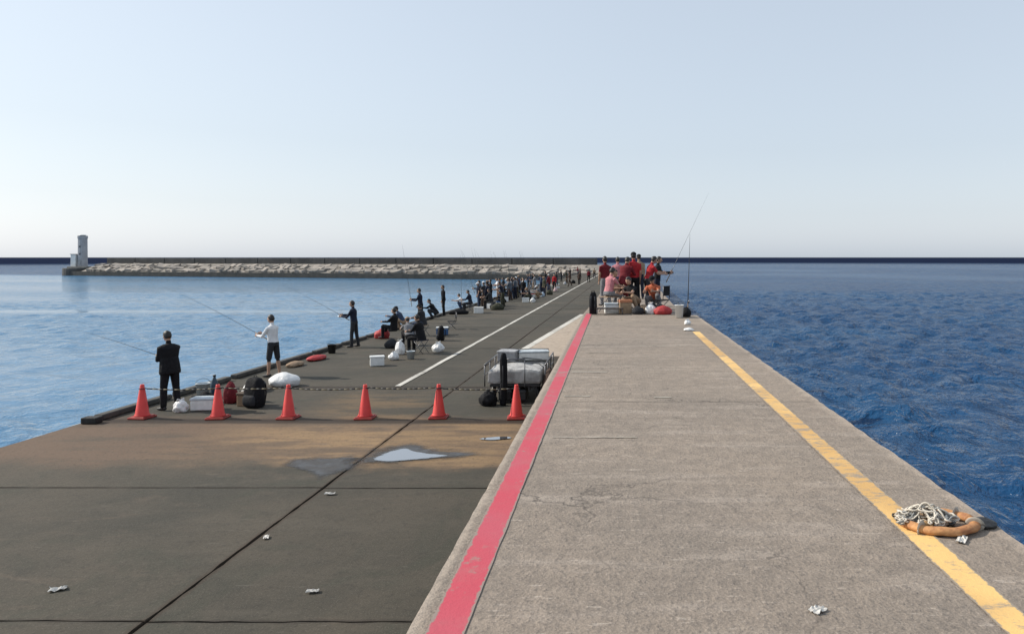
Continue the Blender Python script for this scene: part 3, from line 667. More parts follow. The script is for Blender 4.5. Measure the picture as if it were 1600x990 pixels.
M_rod = mat('dark_rod_carbon', (0.03, 0.03, 0.035), None, 0.3, 10, 0)
M_cork = mat('cork_grip', (0.30, 0.20, 0.11), None, 0.8, 30, 0.002)
M_reel = mat('reel_metal', (0.35, 0.35, 0.37), None, 0.3, 10, 0, metallic=0.8)
def rod(label, hand, az, el, L=3.2, bend=0.12, th=1.0, butt=0.35, group=None, ground=None):
    """rod through the hand point; az world degrees, el above the horizon"""
    a, e = R(az), R(el); dv = Vector((math.cos(a) * math.cos(e), math.sin(a) * math.cos(e), math.sin(e)))
    h = Vector(hand); t = thing('fishing_rod', label, 'fishing rod', h, 0, group)
    N = 14; pts = []; rad = []
    for i in range(N + 1):
        u = i / N; pts.append(dv * (u * L - butt * 0) + Vector((0, 0, -bend * L * u ** 2.4)) - dv * 0.0); rad.append((0.0095 * (1 - u) + 0.0022) * th)
    bm = bmesh.new(); tube(bm, pts, rad, 7); finish(bm, 'blank', M_rod, t, True)
    bm = bmesh.new(); tube(bm, [-dv * butt, -dv * butt * .5, -dv * 0.002 , dv * 0.12], [0.015, 0.014, 0.013, 0.012], 9); finish(bm, 'grip', M_cork, t, True)
    s = dv.cross(Vector((0, 0, 1))); s = s.normalized() if s.length > .01 else Vector((1, 0, 0)); dn = s.cross(dv); 
    if dn.z > 0: dn = -dn
    bm = bmesh.new(); tube(bm, [dv * 0.03 + dn * 0.012, dv * 0.03 + dn * 0.065], [0.008, 0.008], 6); tube(bm, [dv * 0.0 + dn * 0.075, dv * 0.03 + dn * 0.075, dv * 0.075 + dn * 0.075], [0.022, 0.027, 0.024], 10); tube(bm, [dv * .01 + dn * .075 - s * .06, dv * .01 + dn * .075], [0.006, 0.006], 5)
    finish(bm, 'reel', M_reel, t, True)
    return t

# ------------------------------------------------------------------ props
M_tube = mat('stool_frame_metal', (0.16, 0.16, 0.17), None, 0.4, 8, 0, metallic=0.6)
def stool(label, loc, rz, h=0.36, seatc='navy', group=None, back=False):
    t = thing('folding_chair' if back else 'folding_stool', label, 'chair' if back else 'stool', loc, rz, group)
    bm = bmesh.new(); box(bm, -0.19, 0.19, -0.20, 0.20, h - 0.025, h, 0.008); finish(bm, 'seat', CL[seatc], t)
    for sy in (-1, 1):
        for sx in (-1, 1):
            bm = bmesh.new(); tube(bm, [(sx * 0.20, sy * (0.205 if sx > 0 else 0.18), 0.0), (-sx * 0.165, sy * (0.205 if sx > 0 else 0.18), h - 0.026)], 0.011, 7); finish(bm, 'leg', M_tube, t, True)
    if back:
        bm = bmesh.new(); box(bm, -0.215, -0.19, -0.20, 0.20, h + 0.12, h + 0.40, 0.008); finish(bm, 'backrest', CL[seatc], t)
        for sy in (-1, 1):
            bm = bmesh.new(); tube(bm, [(-0.19, sy * 0.205, h - 0.02), (-0.205, sy * 0.205, h + 0.42)], 0.011, 7); finish(bm, 'back_post', M_tube, t, True)
    return t

def sack(name, label, cat, loc, size, m, rz=0.0, seed=0, knot=True, amp=0.22, group=None, handle=False):
    """soft crumpled bag: lumpy body, gathered neck"""
    t = thing(name, label, cat, loc, rz, group); a, b, h = size
    bm = bmesh.new(); bmesh.ops.create_icosphere(bm, subdivisions=4, radius=1.0)
    for v in bm.verts:
        p = v.co.copy(); nz = mnoise.fractal(p * 1.6 + Vector((seed, seed, seed)), 1.0, 2.0, 4); rr = 1 + amp * nz + 0.05 * mnoise.noise(p * 9 + Vector((seed, 0, 0)))
        z = p.z * rr; f = 1.0 if z < 0 else 1 - 0.35 * z * z
        v.co = Vector((p.x * rr * a / 2 * f, p.y * rr * b / 2 * f, max(z, -0.55) * h * 0.62 + h * 0.341))
    zmin = min(v.co.z for v in bm.verts)
    for v in bm.verts: v.co.z -= zmin
    finish(bm, 'bag_body', m, t, True); zt = h * 0.92
    if knot:
        bm = bmesh.new()
        for s in (-1, 1): tube(bm, [(0, 0, zt - 0.05 * h), (s * a * 0.10, 0.01, zt + 0.10 * h), (s * a * 0.22, 0.03 * s, zt + 0.12 * h)], [(0.10 * a, 0.05 * a), (0.05 * a, 0.03 * a), (0.09 * a, 0.012 * a)], 8)
        roughen(bm, 0.03 * a, 12 / max(a, .1), seed); finish(bm, 'knot', m, t, True)
    return t

M_lid = mat('pale_blue_lid', (0.55, 0.60, 0.63), None, 0.5, 6, 0.001)
M_wpl = mat('white_plastic', (0.78, 0.78, 0.76), (0.66, 0.66, 0.64), 0.45, 5, 0.001)
M_foam = mat('white_foam', (0.80, 0.79, 0.76), (0.70, 0.69, 0.66), 0.8, 12, 0.002, 90)
M_blk = mat('black_plastic', (0.015, 0.015, 0.016), (0.03, 0.03, 0.03), 0.5, 9, 0.001)
M_film = mat('white_bag_film', (0.80, 0.79, 0.77), (0.68, 0.68, 0.67), 0.4, 5, 0.02, 14)
M_redb = mat('red_nylon', (0.45, 0.035, 0.035), (0.33, 0.03, 0.03), 0.7, 8, 0.01, 18)
M_tanb = mat('brown_carton', (0.34, 0.23, 0.14), None, 0.8, 10, 0.002)
def cooler(label, loc, rz, size=(0.5, 0.32, 0.32), body=None, lid=None, group=None, name='cooler_box'):
    a, b, h = size; t = thing(name, label, 'cooler', loc, rz, group)
    bm = bmesh.new(); box(bm, -a / 2, a / 2, -b / 2, b / 2, 0, h * 0.80, 0.018, 2); finish(bm, 'box', body or M_foam, t)
    bm = bmesh.new(); box(bm, -a / 2 - .012, a / 2 + .012, -b / 2 - .012, b / 2 + .012, h * 0.802, h, 0.016, 2); finish(bm, 'lid', lid or M_lid, t)
    bm = bmesh.new(); tube(bm, [(-a / 2 - .02, 0, h * .62), (-a / 2 - .02, 0, h * 1.10), (0, 0, h * 1.16), (a / 2 + .02, 0, h * 1.10), (a / 2 + .02, 0, h * .62)], 0.010, 6); finish(bm, 'handle', M_blk, t, True)
    return t

def pack(bm, secs, n=24, e=3.6, mi=0):
    rings = []
    for x, z, a, b in secs:
        r = []
        for k in range(n):
            c, q = math.cos(2 * math.pi * k / n), math.sin(2 * math.pi * k / n)
            r.append(bm.verts.new((x + a * math.copysign(abs(c) ** (2 / e), c), b * math.copysign(abs(q) ** (2 / e), q), z)))
        rings.append(r)
    for i in range(len(rings) - 1):
        for k in range(n): bm.faces.new((rings[i][k], rings[i][(k + 1) % n], rings[i + 1][(k + 1) % n], rings[i + 1][k]))
    bm.faces.new(rings[0][::-1]); bm.faces.new(rings[-1])

def backpack(label, loc, rz, h=0.62, w=0.40, c='black', group=None):
    t = thing('backpack', label, 'backpack', loc, rz, group)
    dp = w * .32
    bm = bmesh.new(); pack(bm, [(0, 0, dp * .85, w * .42), (0, .03, dp * .98, w * .48), (.01, h * .35, dp, w * .5), (0, h * .68, dp * .92, w * .47), (-.01, h * .86, dp * .8, w * .42), (-.02, h * .96, dp * .55, w * .32), (-.03, h, dp * .25, w * .15)])
    roughen(bm, .016, 7, rng.uniform(0, 9)); finish(bm, 'main_bag', CL[c], t, True)
    bm = bmesh.new(); pack(bm, [(dp * .95, .05, .04, w * .32), (dp * 1.0, .08, .06, w * .36), (dp * 1.0, h * .36, .06, w * .36), (dp * .92, h * .43, .04, w * .28)]); finish(bm, 'front_pocket', CL['charcoal'], t, True)
    bm = bmesh.new(); tube(bm, [(-.03, -.05, h - .01), (-.03, -.03, h + .04), (-.03, .03, h + .04), (-.03, .05, h - .01)], .008, 6); finish(bm, 'grab_loop', CL['charcoal'], t, True)
    for s in (-1, 1):
        bm = bmesh.new(); tube(bm, [(-dp * .7, s * w * .2, h * .85), (-dp - .05, s * w * .26, h * .7), (-dp - .05, s * w * .28, h * .4), (-dp * .95, s * w * .3, h * .08)], [(.008, .028)] * 4, 6, up=(1, 0, 0)); finish(bm, 'strap', CL['charcoal'], t, True)
    return t

def bucket(label, loc, c, h=0.28, r=0.15, handle=True, group=None):
    t = thing('bucket', label, 'bucket', loc, rng.uniform(0, 90), group)
    bm = bmesh.new(); lathe(bm, [(r * .78, 0), (r, h), (r * 1.05, h), (r * 1.05, h - .02), (r * .96, h), (r * .93, h - .01), (r * .75, .02)], 20); finish(bm, 'tub', c, t, True)
    bm = bmesh.new(); tube(bm, [(r * math.cos(k * math.pi / 8), r * .35 * math.sin(k * math.pi / 8), h - .02 + r * .75 * math.sin(k * math.pi / 8)) for k in range(9)], .005, 5); finish(bm, 'handle', M_blk, t, True)
    return t

def bottle(label, loc, c, h=0.3, r=0.045, cap=None):
    t = thing('bottle', label, 'bottle', loc)
    bm = bmesh.new(); lathe(bm, [(r * .9, 0), (r, .02), (r, h * .62), (r * .85, h * .74), (r * .36, h * .88), (r * .36, h * .95)], 16); finish(bm, 'bottle_body', c, t, True)
    bm = bmesh.new(); lathe(bm, [(r * .42, h * .951), (r * .42, h)], 12); finish(bm, 'cap', cap or M_wpl, t, True)
    return t

# ---- cones and bars
M_cone = mat('red_orange_cone_plastic', (0.74, 0.050, 0.042), (0.60, 0.042, 0.036), 0.5, 4, 0.001, 30)
M_cbase = mat('cone_base_dark_red', (0.40, 0.035, 0.025), (0.22, 0.03, 0.022), 0.6, 6, 0.002, 30)
M_byel = mat('bar_dull_yellow', (0.15, 0.125, 0.07), None, 0.6, 6, 0)
CX = [-9.85, -8.26, -6.79, -5.19, -3.67, -2.04]; CY = 15.42
names = ['red traffic cone beside the harbour edge kerb, first of the row',
         'red traffic cone in front of the white bags and tackle, second from the harbour edge',
         'red traffic cone in front of the domed white sack, third from the harbour edge',
         'red traffic cone fourth from the harbour edge, on orange stained concrete',
         'red traffic cone fifth from the harbour edge, beside the lengthwise slab joint',
         'red traffic cone in front of the loaded handcart, beside the raised deck']
proto = None
for i, x in enumerate(CX):
    if proto is None:
        t = thing('traffic_cone', names[0], 'traffic cone', (x, CY, LZ + .004), 0, 'traffic cones in a row across the lower deck')
        bm = bmesh.new(); box(bm, -.19, .19, -.19, .19, 0, .035, .012, 2); box(bm, -.165, .165, -.165, .165, .0351, .05, .006); finish(bm, 'base', M_cbase, t)
        bm = bmesh.new(); lathe(bm, [(.155, .0505), (.140, .075), (.128, .10), (.052, .61), (.046, .62), (.040, .69), (.036, .70), (.026, .70), (.026, .60)], 24); finish(bm, 'cone_body', M_cone, t, True)
        proto = t
    else:
        t = copy_tree(proto); t.location = (x, CY + rng.uniform(-.04, .04), LZ + .004); t['label'] = names[i]
    t.rotation_euler = (0, 0, rng.uniform(-.2, .2))
where = ['between the first and second cones from the harbour edge', 'between the second and third cones from the harbour edge', 'between the third and fourth cones from the harbour edge',
         'between the fourth and fifth cones from the harbour edge', 'between the fifth cone and the cone beside the handcart']
for i in range(5):
    x0, x1 = CX[i], CX[i + 1]; L = x1 - x0; zz = LZ + .62
    t = thing('cone_bar', 'black and dull yellow striped bar ' + where[i], 'barrier bar', (x0, CY, zz + (.017 if i % 2 else 0)), 0, 'striped bars linking the cones')
    bm = bmesh.new(); nb_ = int((L - .2) / .11)
    for k in range(nb_):
        a = .10 + k * (L - .2) / nb_; b = .10 + (k + 1) * (L - .2) / nb_
        u0, u1 = a / L, b / L; sag = lambda u: -.03 * math.sin(math.pi * u)
        tube(bm, [(a, 0, sag(u0)), (b - .001, 0, sag(u1))], .013, 8, mi=k % 2)
    finish(bm, 'bar', [M_blk, M_byel], t, True)
    for xx in (0, L):
        bm = bmesh.new(); tube(bm, [(xx + .062 * math.cos(q * math.pi / 10), .062 * math.sin(q * math.pi / 10), 0) for q in range(21)], .007, 6)
        s = 1 if xx == 0 else -1; tube(bm, [(xx + s * .06, 0, 0), (xx + s * .11, 0, -.003)], .009, 6); finish(bm, 'ring', M_blk, t, True)

# ---- loaded handcart
def handcart():
    t = thing('handcart', 'handcart piled with a pale tarpaulin load beside the raised deck', 'handcart', (-2.30, 18.2, LZ + .004))
    hw, hl = .58, 1.15
    bm = bmesh.new(); box(bm, -hw, hw, -hl, hl, .36, .42, .01)
    for s in (-1, 1): box(bm, s * .34 - .03, s * .34 + .03, -hl - .04, hl + .02, .30, .359)
    finish(bm, 'platform', M_blk, t)
    for sx in (-1, 1):
        for sy in (-1, 1):
            w = bpy.data.objects.new('wheel', None)
            bm = bmesh.new(); c = (sx * .52, sy * .88, .19)
            tube(bm, [(c[0], c[1] + .155 * math.cos(k * math.pi / 12), c[2] + .155 * math.sin(k * math.pi / 12)) for k in range(25)], .036, 8)
            wo = finish(bm, 'tyre', M_blk, t, True); wo.name = 'wheel'
            bm = bmesh.new(); lathe(bm, [(.035, -.03), (.035, .03)], 10)
            for k in range(6): tube(bm, [(0, 0, 0), (.135 * math.cos(k * math.pi / 3), .135 * math.sin(k * math.pi / 3), 0)], .012, 5)
            rm = finish(bm, 'rim', M_reel, wo, True); rm.rotation_euler = (0, R(90), 0); rm.location = c
            bm = bmesh.new(); tube(bm, [(sx * .42, sy * .88, .31), (sx * .46, sy * .88, .19), (sx * .54, sy * .88, .19)], .014, 6); finish(bm, 'axle_arm', M_tube, t, True)
    for xx, w in ((-.22, .30), (.14, .26)):  # added black boxes, a skirt that darkens the underside of the bed
        bm = bmesh.new(); box(bm, xx - w / 2, xx + w / 2, -1.22, -.75, .06, .295, .015); box(bm, xx - w / 2 - .01, xx + w / 2 + .01, -1.23, -.74, .24, .27, .005); finish(bm, 'dark_skirt_box', M_blk, t)
    # tarpaulin over the load: sagging box with folds
    M_tp = mat('pale_grey_tarpaulin', (0.52, 0.51, 0.49), (0.27, 0.26, 0.25), 0.6, 3.5, 0.03, 9)
    bm = bmesh.new(); box(bm, -.62, .62, -1.16, 1.16, .421, .74, .06, 2)
    bmesh.ops.subdivide_edges(bm, edges=bm.edges[:], cuts=5, use_grid_fill=True)
    for v in bm.verts:
        p = v.co; k = mnoise.fractal(p * 2.8, 1.0, 2.0, 4) * 1.7; hgt = max(0, min(1, (p.z - .42) / .5))
        p.z += hgt * (.07 * k - .05 * (p.y + 0.3) * .4 + .05 * math.cos(p.x * 3)); 
        s = (1 - hgt) * .02 * math.sin(p.x * 21 + p.y * 17); p.x += s + .025 * k * hgt; p.y += s
        p.z = max(p.z, .4215)
    tp = finish(bm, 'tarpaulin', M_tp, t, True)
    for yy in (-.6, .1, .75):
        bm = bmesh.new(); tube(bm, [(-.665, yy, .43), (-.665, yy, .70), (-.5, yy, .82), (0, yy, .87), (.5, yy, .82), (.665, yy, .70), (.665, yy, .43)], .010, 5); finish(bm, 'lashing', M_blk, tp, True)
    for s in (-1, 1):                                        # open side frame of the bed
        bm = bmesh.new()
        for yy in (-1.1, -.4, .4, 1.1): tube(bm, [(s * .70, yy, .36), (s * .70, yy, .86)], .016, 6)
        tube(bm, [(s * .70, -1.12, .86), (s * .70, 1.12, .86)], .018, 6); tube(bm, [(s * .70, -1.12, .62), (s * .70, 1.12, .62)], .014, 6); tube(bm, [(s * .55, 0, .39), (s * .70, 0, .39)], .02, 6); finish(bm, 'side_frame', M_tube, t, True)
    bm = bmesh.new(); 
    for s in (-1, 1): tube(bm, [(s * .25, -1.17, .33), (s * .25, -1.30, .40), (s * .25, -1.30, 1.02)], .014, 7)
    tube(bm, [(-.25, -1.30, 1.02), (.25, -1.30, 1.02)], .018, 7); finish(bm, 'push_handle', M_tube, t, True)
    return t
handcart()
cooler('white foam box lying on top of the handcart load', (-2.05, 18.6, LZ + .80), 12, (.75, .50, .22))
cooler('grey plastic crate lying on top of the handcart load', (-2.62, 18.3, LZ + .80), -8, (.46, .40, .26), mat('grey_crate_plastic', (.30, .30, .31)), mat('grey_crate_lid', (.42, .42, .43)), name='crate')
sack('duffel_bag', 'added dark bag standing in for shade on the seaward side of the handcart', 'bag', (-1.50, 17.25, LZ + .008), (.42, .9, .80), CL['brown'], 5, 31.2, False, .14)  # dark shape added where the cart's shaded side and shadow fall
sack('duffel_bag', 'black bag heaped against the front of the handcart', 'bag', (-2.86, 16.75, LZ + .008), (.40, .34, .34), CL['black'], 5, 32.2, False, .18)
t = thing('rod_bag', 'tall black rod bag standing against the handcart load', 'bag', (-2.52, 16.74, LZ + .004))
bm = bmesh.new(); tube(bm, [(0, 0, 0), (0, .0, .03), (0.01, .02, .5), (0, .05, 1.0), (0, .06, 1.14), (0, .06, 1.18)], [(.05, .04), (.075, .055), (.085, .06), (.085, .06), (.06, .045), (.03, .02)], 12); roughen(bm, .01, 9, 2); finish(bm, 'bag_body', CL['black'], t, True)
bm = bmesh.new(); tube(bm, [(0, -.085, .35), (0.02, -.15, .5), (0.02, -.15, .75), (0, -.06, .9)], .012, 6); finish(bm, 'carry_strap', CL['charcoal'], t, True)

# ---- people on the lower deck
AN = 'anglers along the harbour edge'; FARG = 'distant anglers far along the pier'
def low(x, y): return (x, y, LZ + 0.006)
_, h, _ = make_person('person all in black standing behind the first cone with a fishing rod', low(-9.78, 16.26), 150, 'hold', 1.68, 'black', 'black', 'jacket', vox=.011, group=AN, fat=1.20)
rod('fishing rod held low over the harbour by the person all in black', (h[0] + h[1]) / 2, 165, 14, 2.6, .03, .6)
_, h, _ = make_person('person in a white shirt and dark shorts fishing behind the domed white sack', low(-9.60, 20.8), 165, 'angler', 1.68, 'white', 'charcoal', 'long', True, vox=.011, group=AN)
rod('long fishing rod held up by the person in the white shirt', (h[0] + h[1]) / 2, 170, 26, 3.4, .05, .6)
_, h, _ = make_person('person in dark navy standing at the kerb beside the red bag', low(-9.72, 27.6), 178, 'angler', 1.68, 'navy', 'charcoal', 'long', vox=.013, group=AN)
rod('fishing rod held by the person in dark navy', (h[0] + h[1]) / 2, 182, 30, 3.0, .05, .6)
_, h, _ = make_person('tall person in navy standing at the kerb behind the seated person in black', low(-9.86, 37.6), 182, 'angler', 1.72, 'navy', 'black', 'long', vox=.015, group=AN)
rod('upright fishing rod held by the tall person in navy', (h[0] + h[1]) / 2, 150, 78, 2.9, .01)
r_, h, pz = make_person('person in black seated on a low stool beside white bags', low(-6.75, 25.8), 160, 'sit', 1.66, 'black', 'black', 'jacket', vox=.013, group=AN)
stool('navy folding stool under the seated person in black', low(-6.75, 25.8), 160, max(.2, pz - .115 * 1.66 / 1.7))
_, h, _ = make_person('person in black standing beside a crouching companion at the kerb', low(-9.80, 42.4), 200, 'stand', 1.70, 'black', 'black', vox=.015, group=AN)
rod('upright fishing rod of the person with the crouching companion', h[0], 120, 82, 2.6, .0)
make_person('person in black crouching at the kerb beside a standing companion', low(-9.72, 40.2), 190, 'crouch', 1.70, 'black', 'charcoal', 'jacket', vox=.016, group=AN)
r_, h, pz = make_person('person in navy sitting on a stool and leaning forward beside a white cooler', low(-8.75, 45), 175, 'sit', 1.68, 'navy', 'charcoal', vox=.016, group=AN)
stool('grey folding stool under the person in navy', low(-8.75, 45), 175, pz - .115, 'grey')
rod('upright fishing rod above the person in navy on a stool', h[0], 110, 80, 2.8, 0)
r_, h, pz = make_person('person in a white top crouching at the kerb beside the person in navy', low(-9.55, 47), 180, 'crouch', 1.62, 'white', 'denim', 'short', vox=.017, group=AN)
far = [(-8.05, 48.2, 160, 'sit', 'charcoal', 'black', 'jacket', None, 'person in charcoal seated on a cooler near the dark duffel bag'),
       (-9.35, 51.5, 185, 'angler', 'bluegrey', 'black', 'long', None, 'angler in blue grey top and black trousers'),
       (-8.30, 56.0, 210, 'sit', 'black', 'denim', 'long', None, 'person in black and jeans seated facing the harbour'),
       (-8.95, 65.5, 180, 'angler', 'charcoal', 'navy', 'long', None, 'distant angler in charcoal top with navy trousers'),
       (-8.40, 68.0, 170, 'sit', 'navy', 'tan', 'long', None, 'distant person in navy top and tan trousers seated at the kerb'),
       (-8.55, 78.0, 180, 'angler', 'black', 'tan', 'long', None, 'distant angler in black top and tan trousers'),
       (-6.10, 75.0, 260, 'stand', 'red', 'charcoal', 'long', None, 'distant person in a red top and charcoal trousers'),
       (-8.86, 53, 185, 'stand', 'black', 'black', 'long', None, 'distant person in black standing by the dark duffel bag'),
       (-9.15, 58, 200, 'angler', 'white', 'tan', 'short', None, 'distant person in a white shirt and tan trousers fishing at the kerb'),
       (-9.20, 61.5, 180, 'angler', 'black', 'charcoal', 'long', None, 'distant person in black and charcoal fishing at the kerb'),
       (-7.63, 51, 220, 'crouch', 'black', 'black', 'jacket', None, 'person in black crouching away from the kerb with bags behind'),
       (-7.99, 59.5, 170, 'stand', 'bluegrey', 'navy', 'long', None, 'distant person in a blue grey jacket with navy trousers'),
       (-7.21, 58.6, 250, 'stand', 'black', 'navy', 'long', None, 'distant person in black top and navy trousers facing along the pier'),
       (-7.75, 63, 190, 'stand', 'white', 'charcoal', 'short', None, 'distant person in a white shirt with charcoal trousers'),
       (-7.55, 70.3, 185, 'angler', 'grey', 'grey', 'long', None, 'distant angler all in grey'),
       (-8.60, 74, 180, 'angler', 'navy', 'black', 'long', None, 'distant angler in a navy top and black trousers'),
       (-7.40, 82.3, 180, 'stand', 'navy', 'navy', 'long', None, 'distant person all in navy'),
       (-7.95, 86, 190, 'angler', 'black', 'denim', 'long', None, 'distant angler in a black top and blue jeans'),
       (-6.50, 83, 160, 'stand', 'charcoal', 'denim', 'long', None, 'distant person in charcoal top and blue jeans'),
       (-5.20, 86, 200, 'stride', 'brown', 'brown', 'long', None, 'distant person all in brown walking on the lower deck'),
       (-4.28, 90, 80, 'stride', 'brown', 'black', 'jacket', None, 'distant person in a brown jacket and black trousers walking away'),
       (-3.44, 99, 90, 'stand', 'maroon', 'black', 'long', None, 'distant person in maroon with black trousers'),
       (-6.2, 96, 180, 'angler', 'olive', 'brown', 'long', None, 'distant angler in olive with brown trousers'),
       (-7.4, 103, 180, 'angler', 'charcoal', 'charcoal', 'long', None, 'distant angler all in charcoal'),
       (-5.0, 108, 200, 'stand', 'brown', 'denim', 'long', None, 'distant person in a brown top and blue jeans'),
       (-6.9, 116, 185, 'angler', 'black', 'brown', 'long', None, 'distant angler in black top and brown trousers'),
       (-3.2, 118, 100, 'stride', 'tan', 'navy', 'long', None, 'distant person in tan with navy trousers'),
       (-6.3, 128, 180, 'angler', 'maroon', 'navy', 'long', None, 'distant angler in maroon with navy trousers')]
TOPS = ['black', 'navy', 'charcoal', 'bluegrey', 'grey', 'brown', 'olive', 'denim', 'maroon', 'white']; BOTS = ['black', 'charcoal', 'navy', 'denim', 'brown', 'tan', 'grey', 'olive']
used = {(f[4], f[5]) for f in far}; r9 = random.Random(31); yy_ = 43.5
for tc in TOPS:
    for bc in BOTS:
        if (tc, bc) in used or len(far) > 56 or r9.random() < .35: continue
        used.add((tc, bc)); yy_ += r9.choice([.25, .35, .6, .8, 1.1, 5.0])
        near_k = r9.random() < .75; xk = lx(-10.2, yy_) + (r9.uniform(.1, .9) if near_k else r9.uniform(1.2, 3.0))
        ps = r9.choice(['stand', 'reach', 'crouch', 'stand', 'stride']) if not near_k else r9.choice(['reach', 'stand', 'crouch', 'angler', 'stand'])
        names_ = dict(bluegrey='blue grey', denim='denim blue')
        what = {'stand': 'standing', 'reach': 'bending over', 'crouch': 'crouching', 'stride': 'walking', 'angler': 'fishing'}[ps]
        far.append((xk, yy_, r9.uniform(140, 230), ps, tc, bc, r9.choice(['long', 'jacket', 'short']), r9.choice([None, 'black', 'tan', 'white']), 'far off person with %s top and %s trousers %s' % (names_.get(tc, tc), names_.get(bc, bc), what)))
for i, (x, y, hd_, ps, tc, bc, sl_, hat_, lab) in enumerate(far):
    _, h, _ = make_person(lab, low(x, y), hd_, ps, 1.60 + 0.13 * ((i * 37) % 10) / 10, tc, bc, sl_, hat=hat_, vox=.022 if y < 70 else .028, group=FARG)
    if ps == 'sit': cooler('cooler box used as a seat by the ' + lab.replace('distant ', '').split(' seated')[0], low(x, y), hd_, (.46, .34, _ - .118), M_lid if i % 2 else M_wpl, M_blk)
    if ps == 'angler': rod('upright fishing rod of the ' + lab.replace('distant ', '').split(' fishing')[0], (h[0] + h[1]) / 2, 140 + 20 * (i % 3), 66 + 4 * (i % 4), 3.0, .02)

# ---- tackle and bags on the lower deck
cooler('white foam box with pale lid on the ground behind the second cone', low(-9.05, 16.30), 8, (.46, .30, .27))
sack('plastic_bag', 'small white plastic bag on the ground by the person all in black', 'bag', low(-9.42, 16.05), (.30, .26, .26), M_film, 20, 1.3)
sack('tackle_bag', 'black tackle bag lying behind the small white plastic bag', 'bag', low(-9.30, 16.85), (.42, .30, .30), CL['black'], 10, 4.0, False, .12)
bottle('dark blue bottle standing behind the foam box', low(-9.28, 17.15), mat('dark_blue_plastic', (.02, .05, .08), None, .35, 6, 0), .62, .085, M_blk)
sack('tackle_bag', 'dark maroon bag standing next to the dark blue bottle', 'bag', low(-8.83, 17.0), (.30, .28, .52), CL['maroon'], 0, 6.1, False, .10)
bucket('pale grey bucket standing at the kerb behind the black tackle bag', low(-9.85, 17.7), M_lid, .34, .16)
cooler('tan carton box with brown lid behind the second cone', low(-8.25, 16.75), -6, (.46, .32, .30), M_tanb, mat('dark_brown_card', (.12, .08, .05)), name='carton_box')
backpack('large black backpack standing open on the deck between the second and third cones', low(-8.06, 16.55), 250, .66, .46)
sack('plastic_bag', 'white plastic bag leaning on the large black backpack', 'bag', low(-8.52, 17.2), (.30, .28, .46), M_film, 60, 8.2)
sack('rolled_mat', 'dark grey bundle lying at the kerb beyond the black backpack', 'bundle', low(-9.0, 18.6), (.9, .36, .32), CL['charcoal'], 100, 2.2, False, .10)
sack('white_sack', 'large domed white sack on the deck in front of the white shirted angler', 'sack', low(-8.62, 19.3), (.80, .55, .36), M_film, 5, 3.7, False, .10)
sack('red_bag', 'flat red bag lying along the kerb', 'bag', low(-9.75, 24.2), (.95, .45, .17), M_redb, 80, 2.9, False, .10)
sack('tan_bundle', 'low tan bundle lying along the kerb next to the flat red bag', 'bundle', low(-9.85, 22.8), (.80, .40, .16), CL['tan'], 85, 7.9, False, .10)
sack('red_bag', 'bulky red bag beside a person lying back at the kerb', 'bag', low(-9.62, 30.6), (.62, .45, .42), M_redb, 10, 5.2, False, .16)
r_, h, pz = make_person('person in black sitting on the ground beside the bulky red bag', low(-9.05, 30.3), 170, 'floor', 1.68, 'black', 'black', 'jacket', vox=.015, group=AN)
r_, h, pz = make_person('person in charcoal and jeans sitting on a tan stool with back to the lane line', low(-8.15, 31.5), 165, 'sit', 1.66, 'charcoal', 'denim', 'jacket', hat='black', vox=.015, group=AN)
stool('tan folding stool under the person in charcoal and jeans', low(-8.15, 31.5), 165, pz - .115, 'tan')
make_person('person in grey and black crouching over tackle between the seated people', low(-7.75, 28.0), 120, 'crouch', 1.66, 'grey', 'black', 'short', hat='tan', vox=.015, group=AN)
sack('tackle_bag', 'dark grey tackle bag in front of the crouching person in grey', 'bag', low(-8.25, 27.4), (.5, .36, .34), CL['charcoal'], 20, 81.0, False, .14)
cooler('blue and white cooler box beside the person in charcoal and jeans', low(-7.45, 32.0), 10, (.50, .34, .34), mat('blue_cooler_plastic', (.05, .13, .30)), M_wpl)
stool('empty black folding chair beyond the white bags', low(-7.6, 34.5), 200, .38, 'black', back=True)
bucket('dark bucket at the kerb beside the flat red bag', low(-9.9, 25.9), M_blk, .30, .15)
sack('tackle_bag', 'brown bag at the kerb beyond the tall person in navy', 'bag', low(-9.3, 35.2), (.5, .4, .40), CL['brown'], 20, 83.0, False, .14)
make_person('person in denim blue and tan crouching at the kerb near the brown bag', low(-9.75, 34.2), 180, 'crouch', 1.68, 'denim', 'tan', 'long', hat='black', vox=.015, group=AN)
sack('plastic_bag', 'tall white plastic bag beside the seated person in black', 'bag', low(-7.42, 25.6), (.34, .30, .48), M_film, 0, 9.4)
sack('plastic_bag', 'squat white plastic bag in front of the seated person in black', 'bag', low(-7.22, 24.2), (.34, .26, .26), M_film, 40, 10.4)
cooler('white cooler box with black handle near the lane line start', low(-7.35, 22.9), 20, (.42, .28, .30), M_wpl, M_wpl)
bucket('grey bucket near the squat white plastic bag', low(-6.72, 24.4), M_lid, .26, .14)
backpack('black backpack standing alone behind the seated person in black', low(-7.0, 29.8), 200, .58, .40)
sack('plastic_bag', 'grey white bag between the seated person in black and the lane line', 'bag', low(-6.25, 26.2), (.40, .34, .34), M_film, 15, 11.4)
cooler('white cooler box behind the person in navy on a stool', low(-8.15, 44.4), 5, (.55, .36, .36), M_wpl, M_wpl)
sack('duffel_bag', 'long black duffel bag lying beyond the white cooler box', 'bag', low(-9.2, 43.6), (1.2, .45, .30), CL['black'], 10, 12.2, False, .08)
sack('duffel_bag', 'dark duffel bag lying in front of the crouching person in black', 'bag', low(-7.45, 47.2), (.9, .6, .45), CL['olive'], 30, 13.1, False, .12)
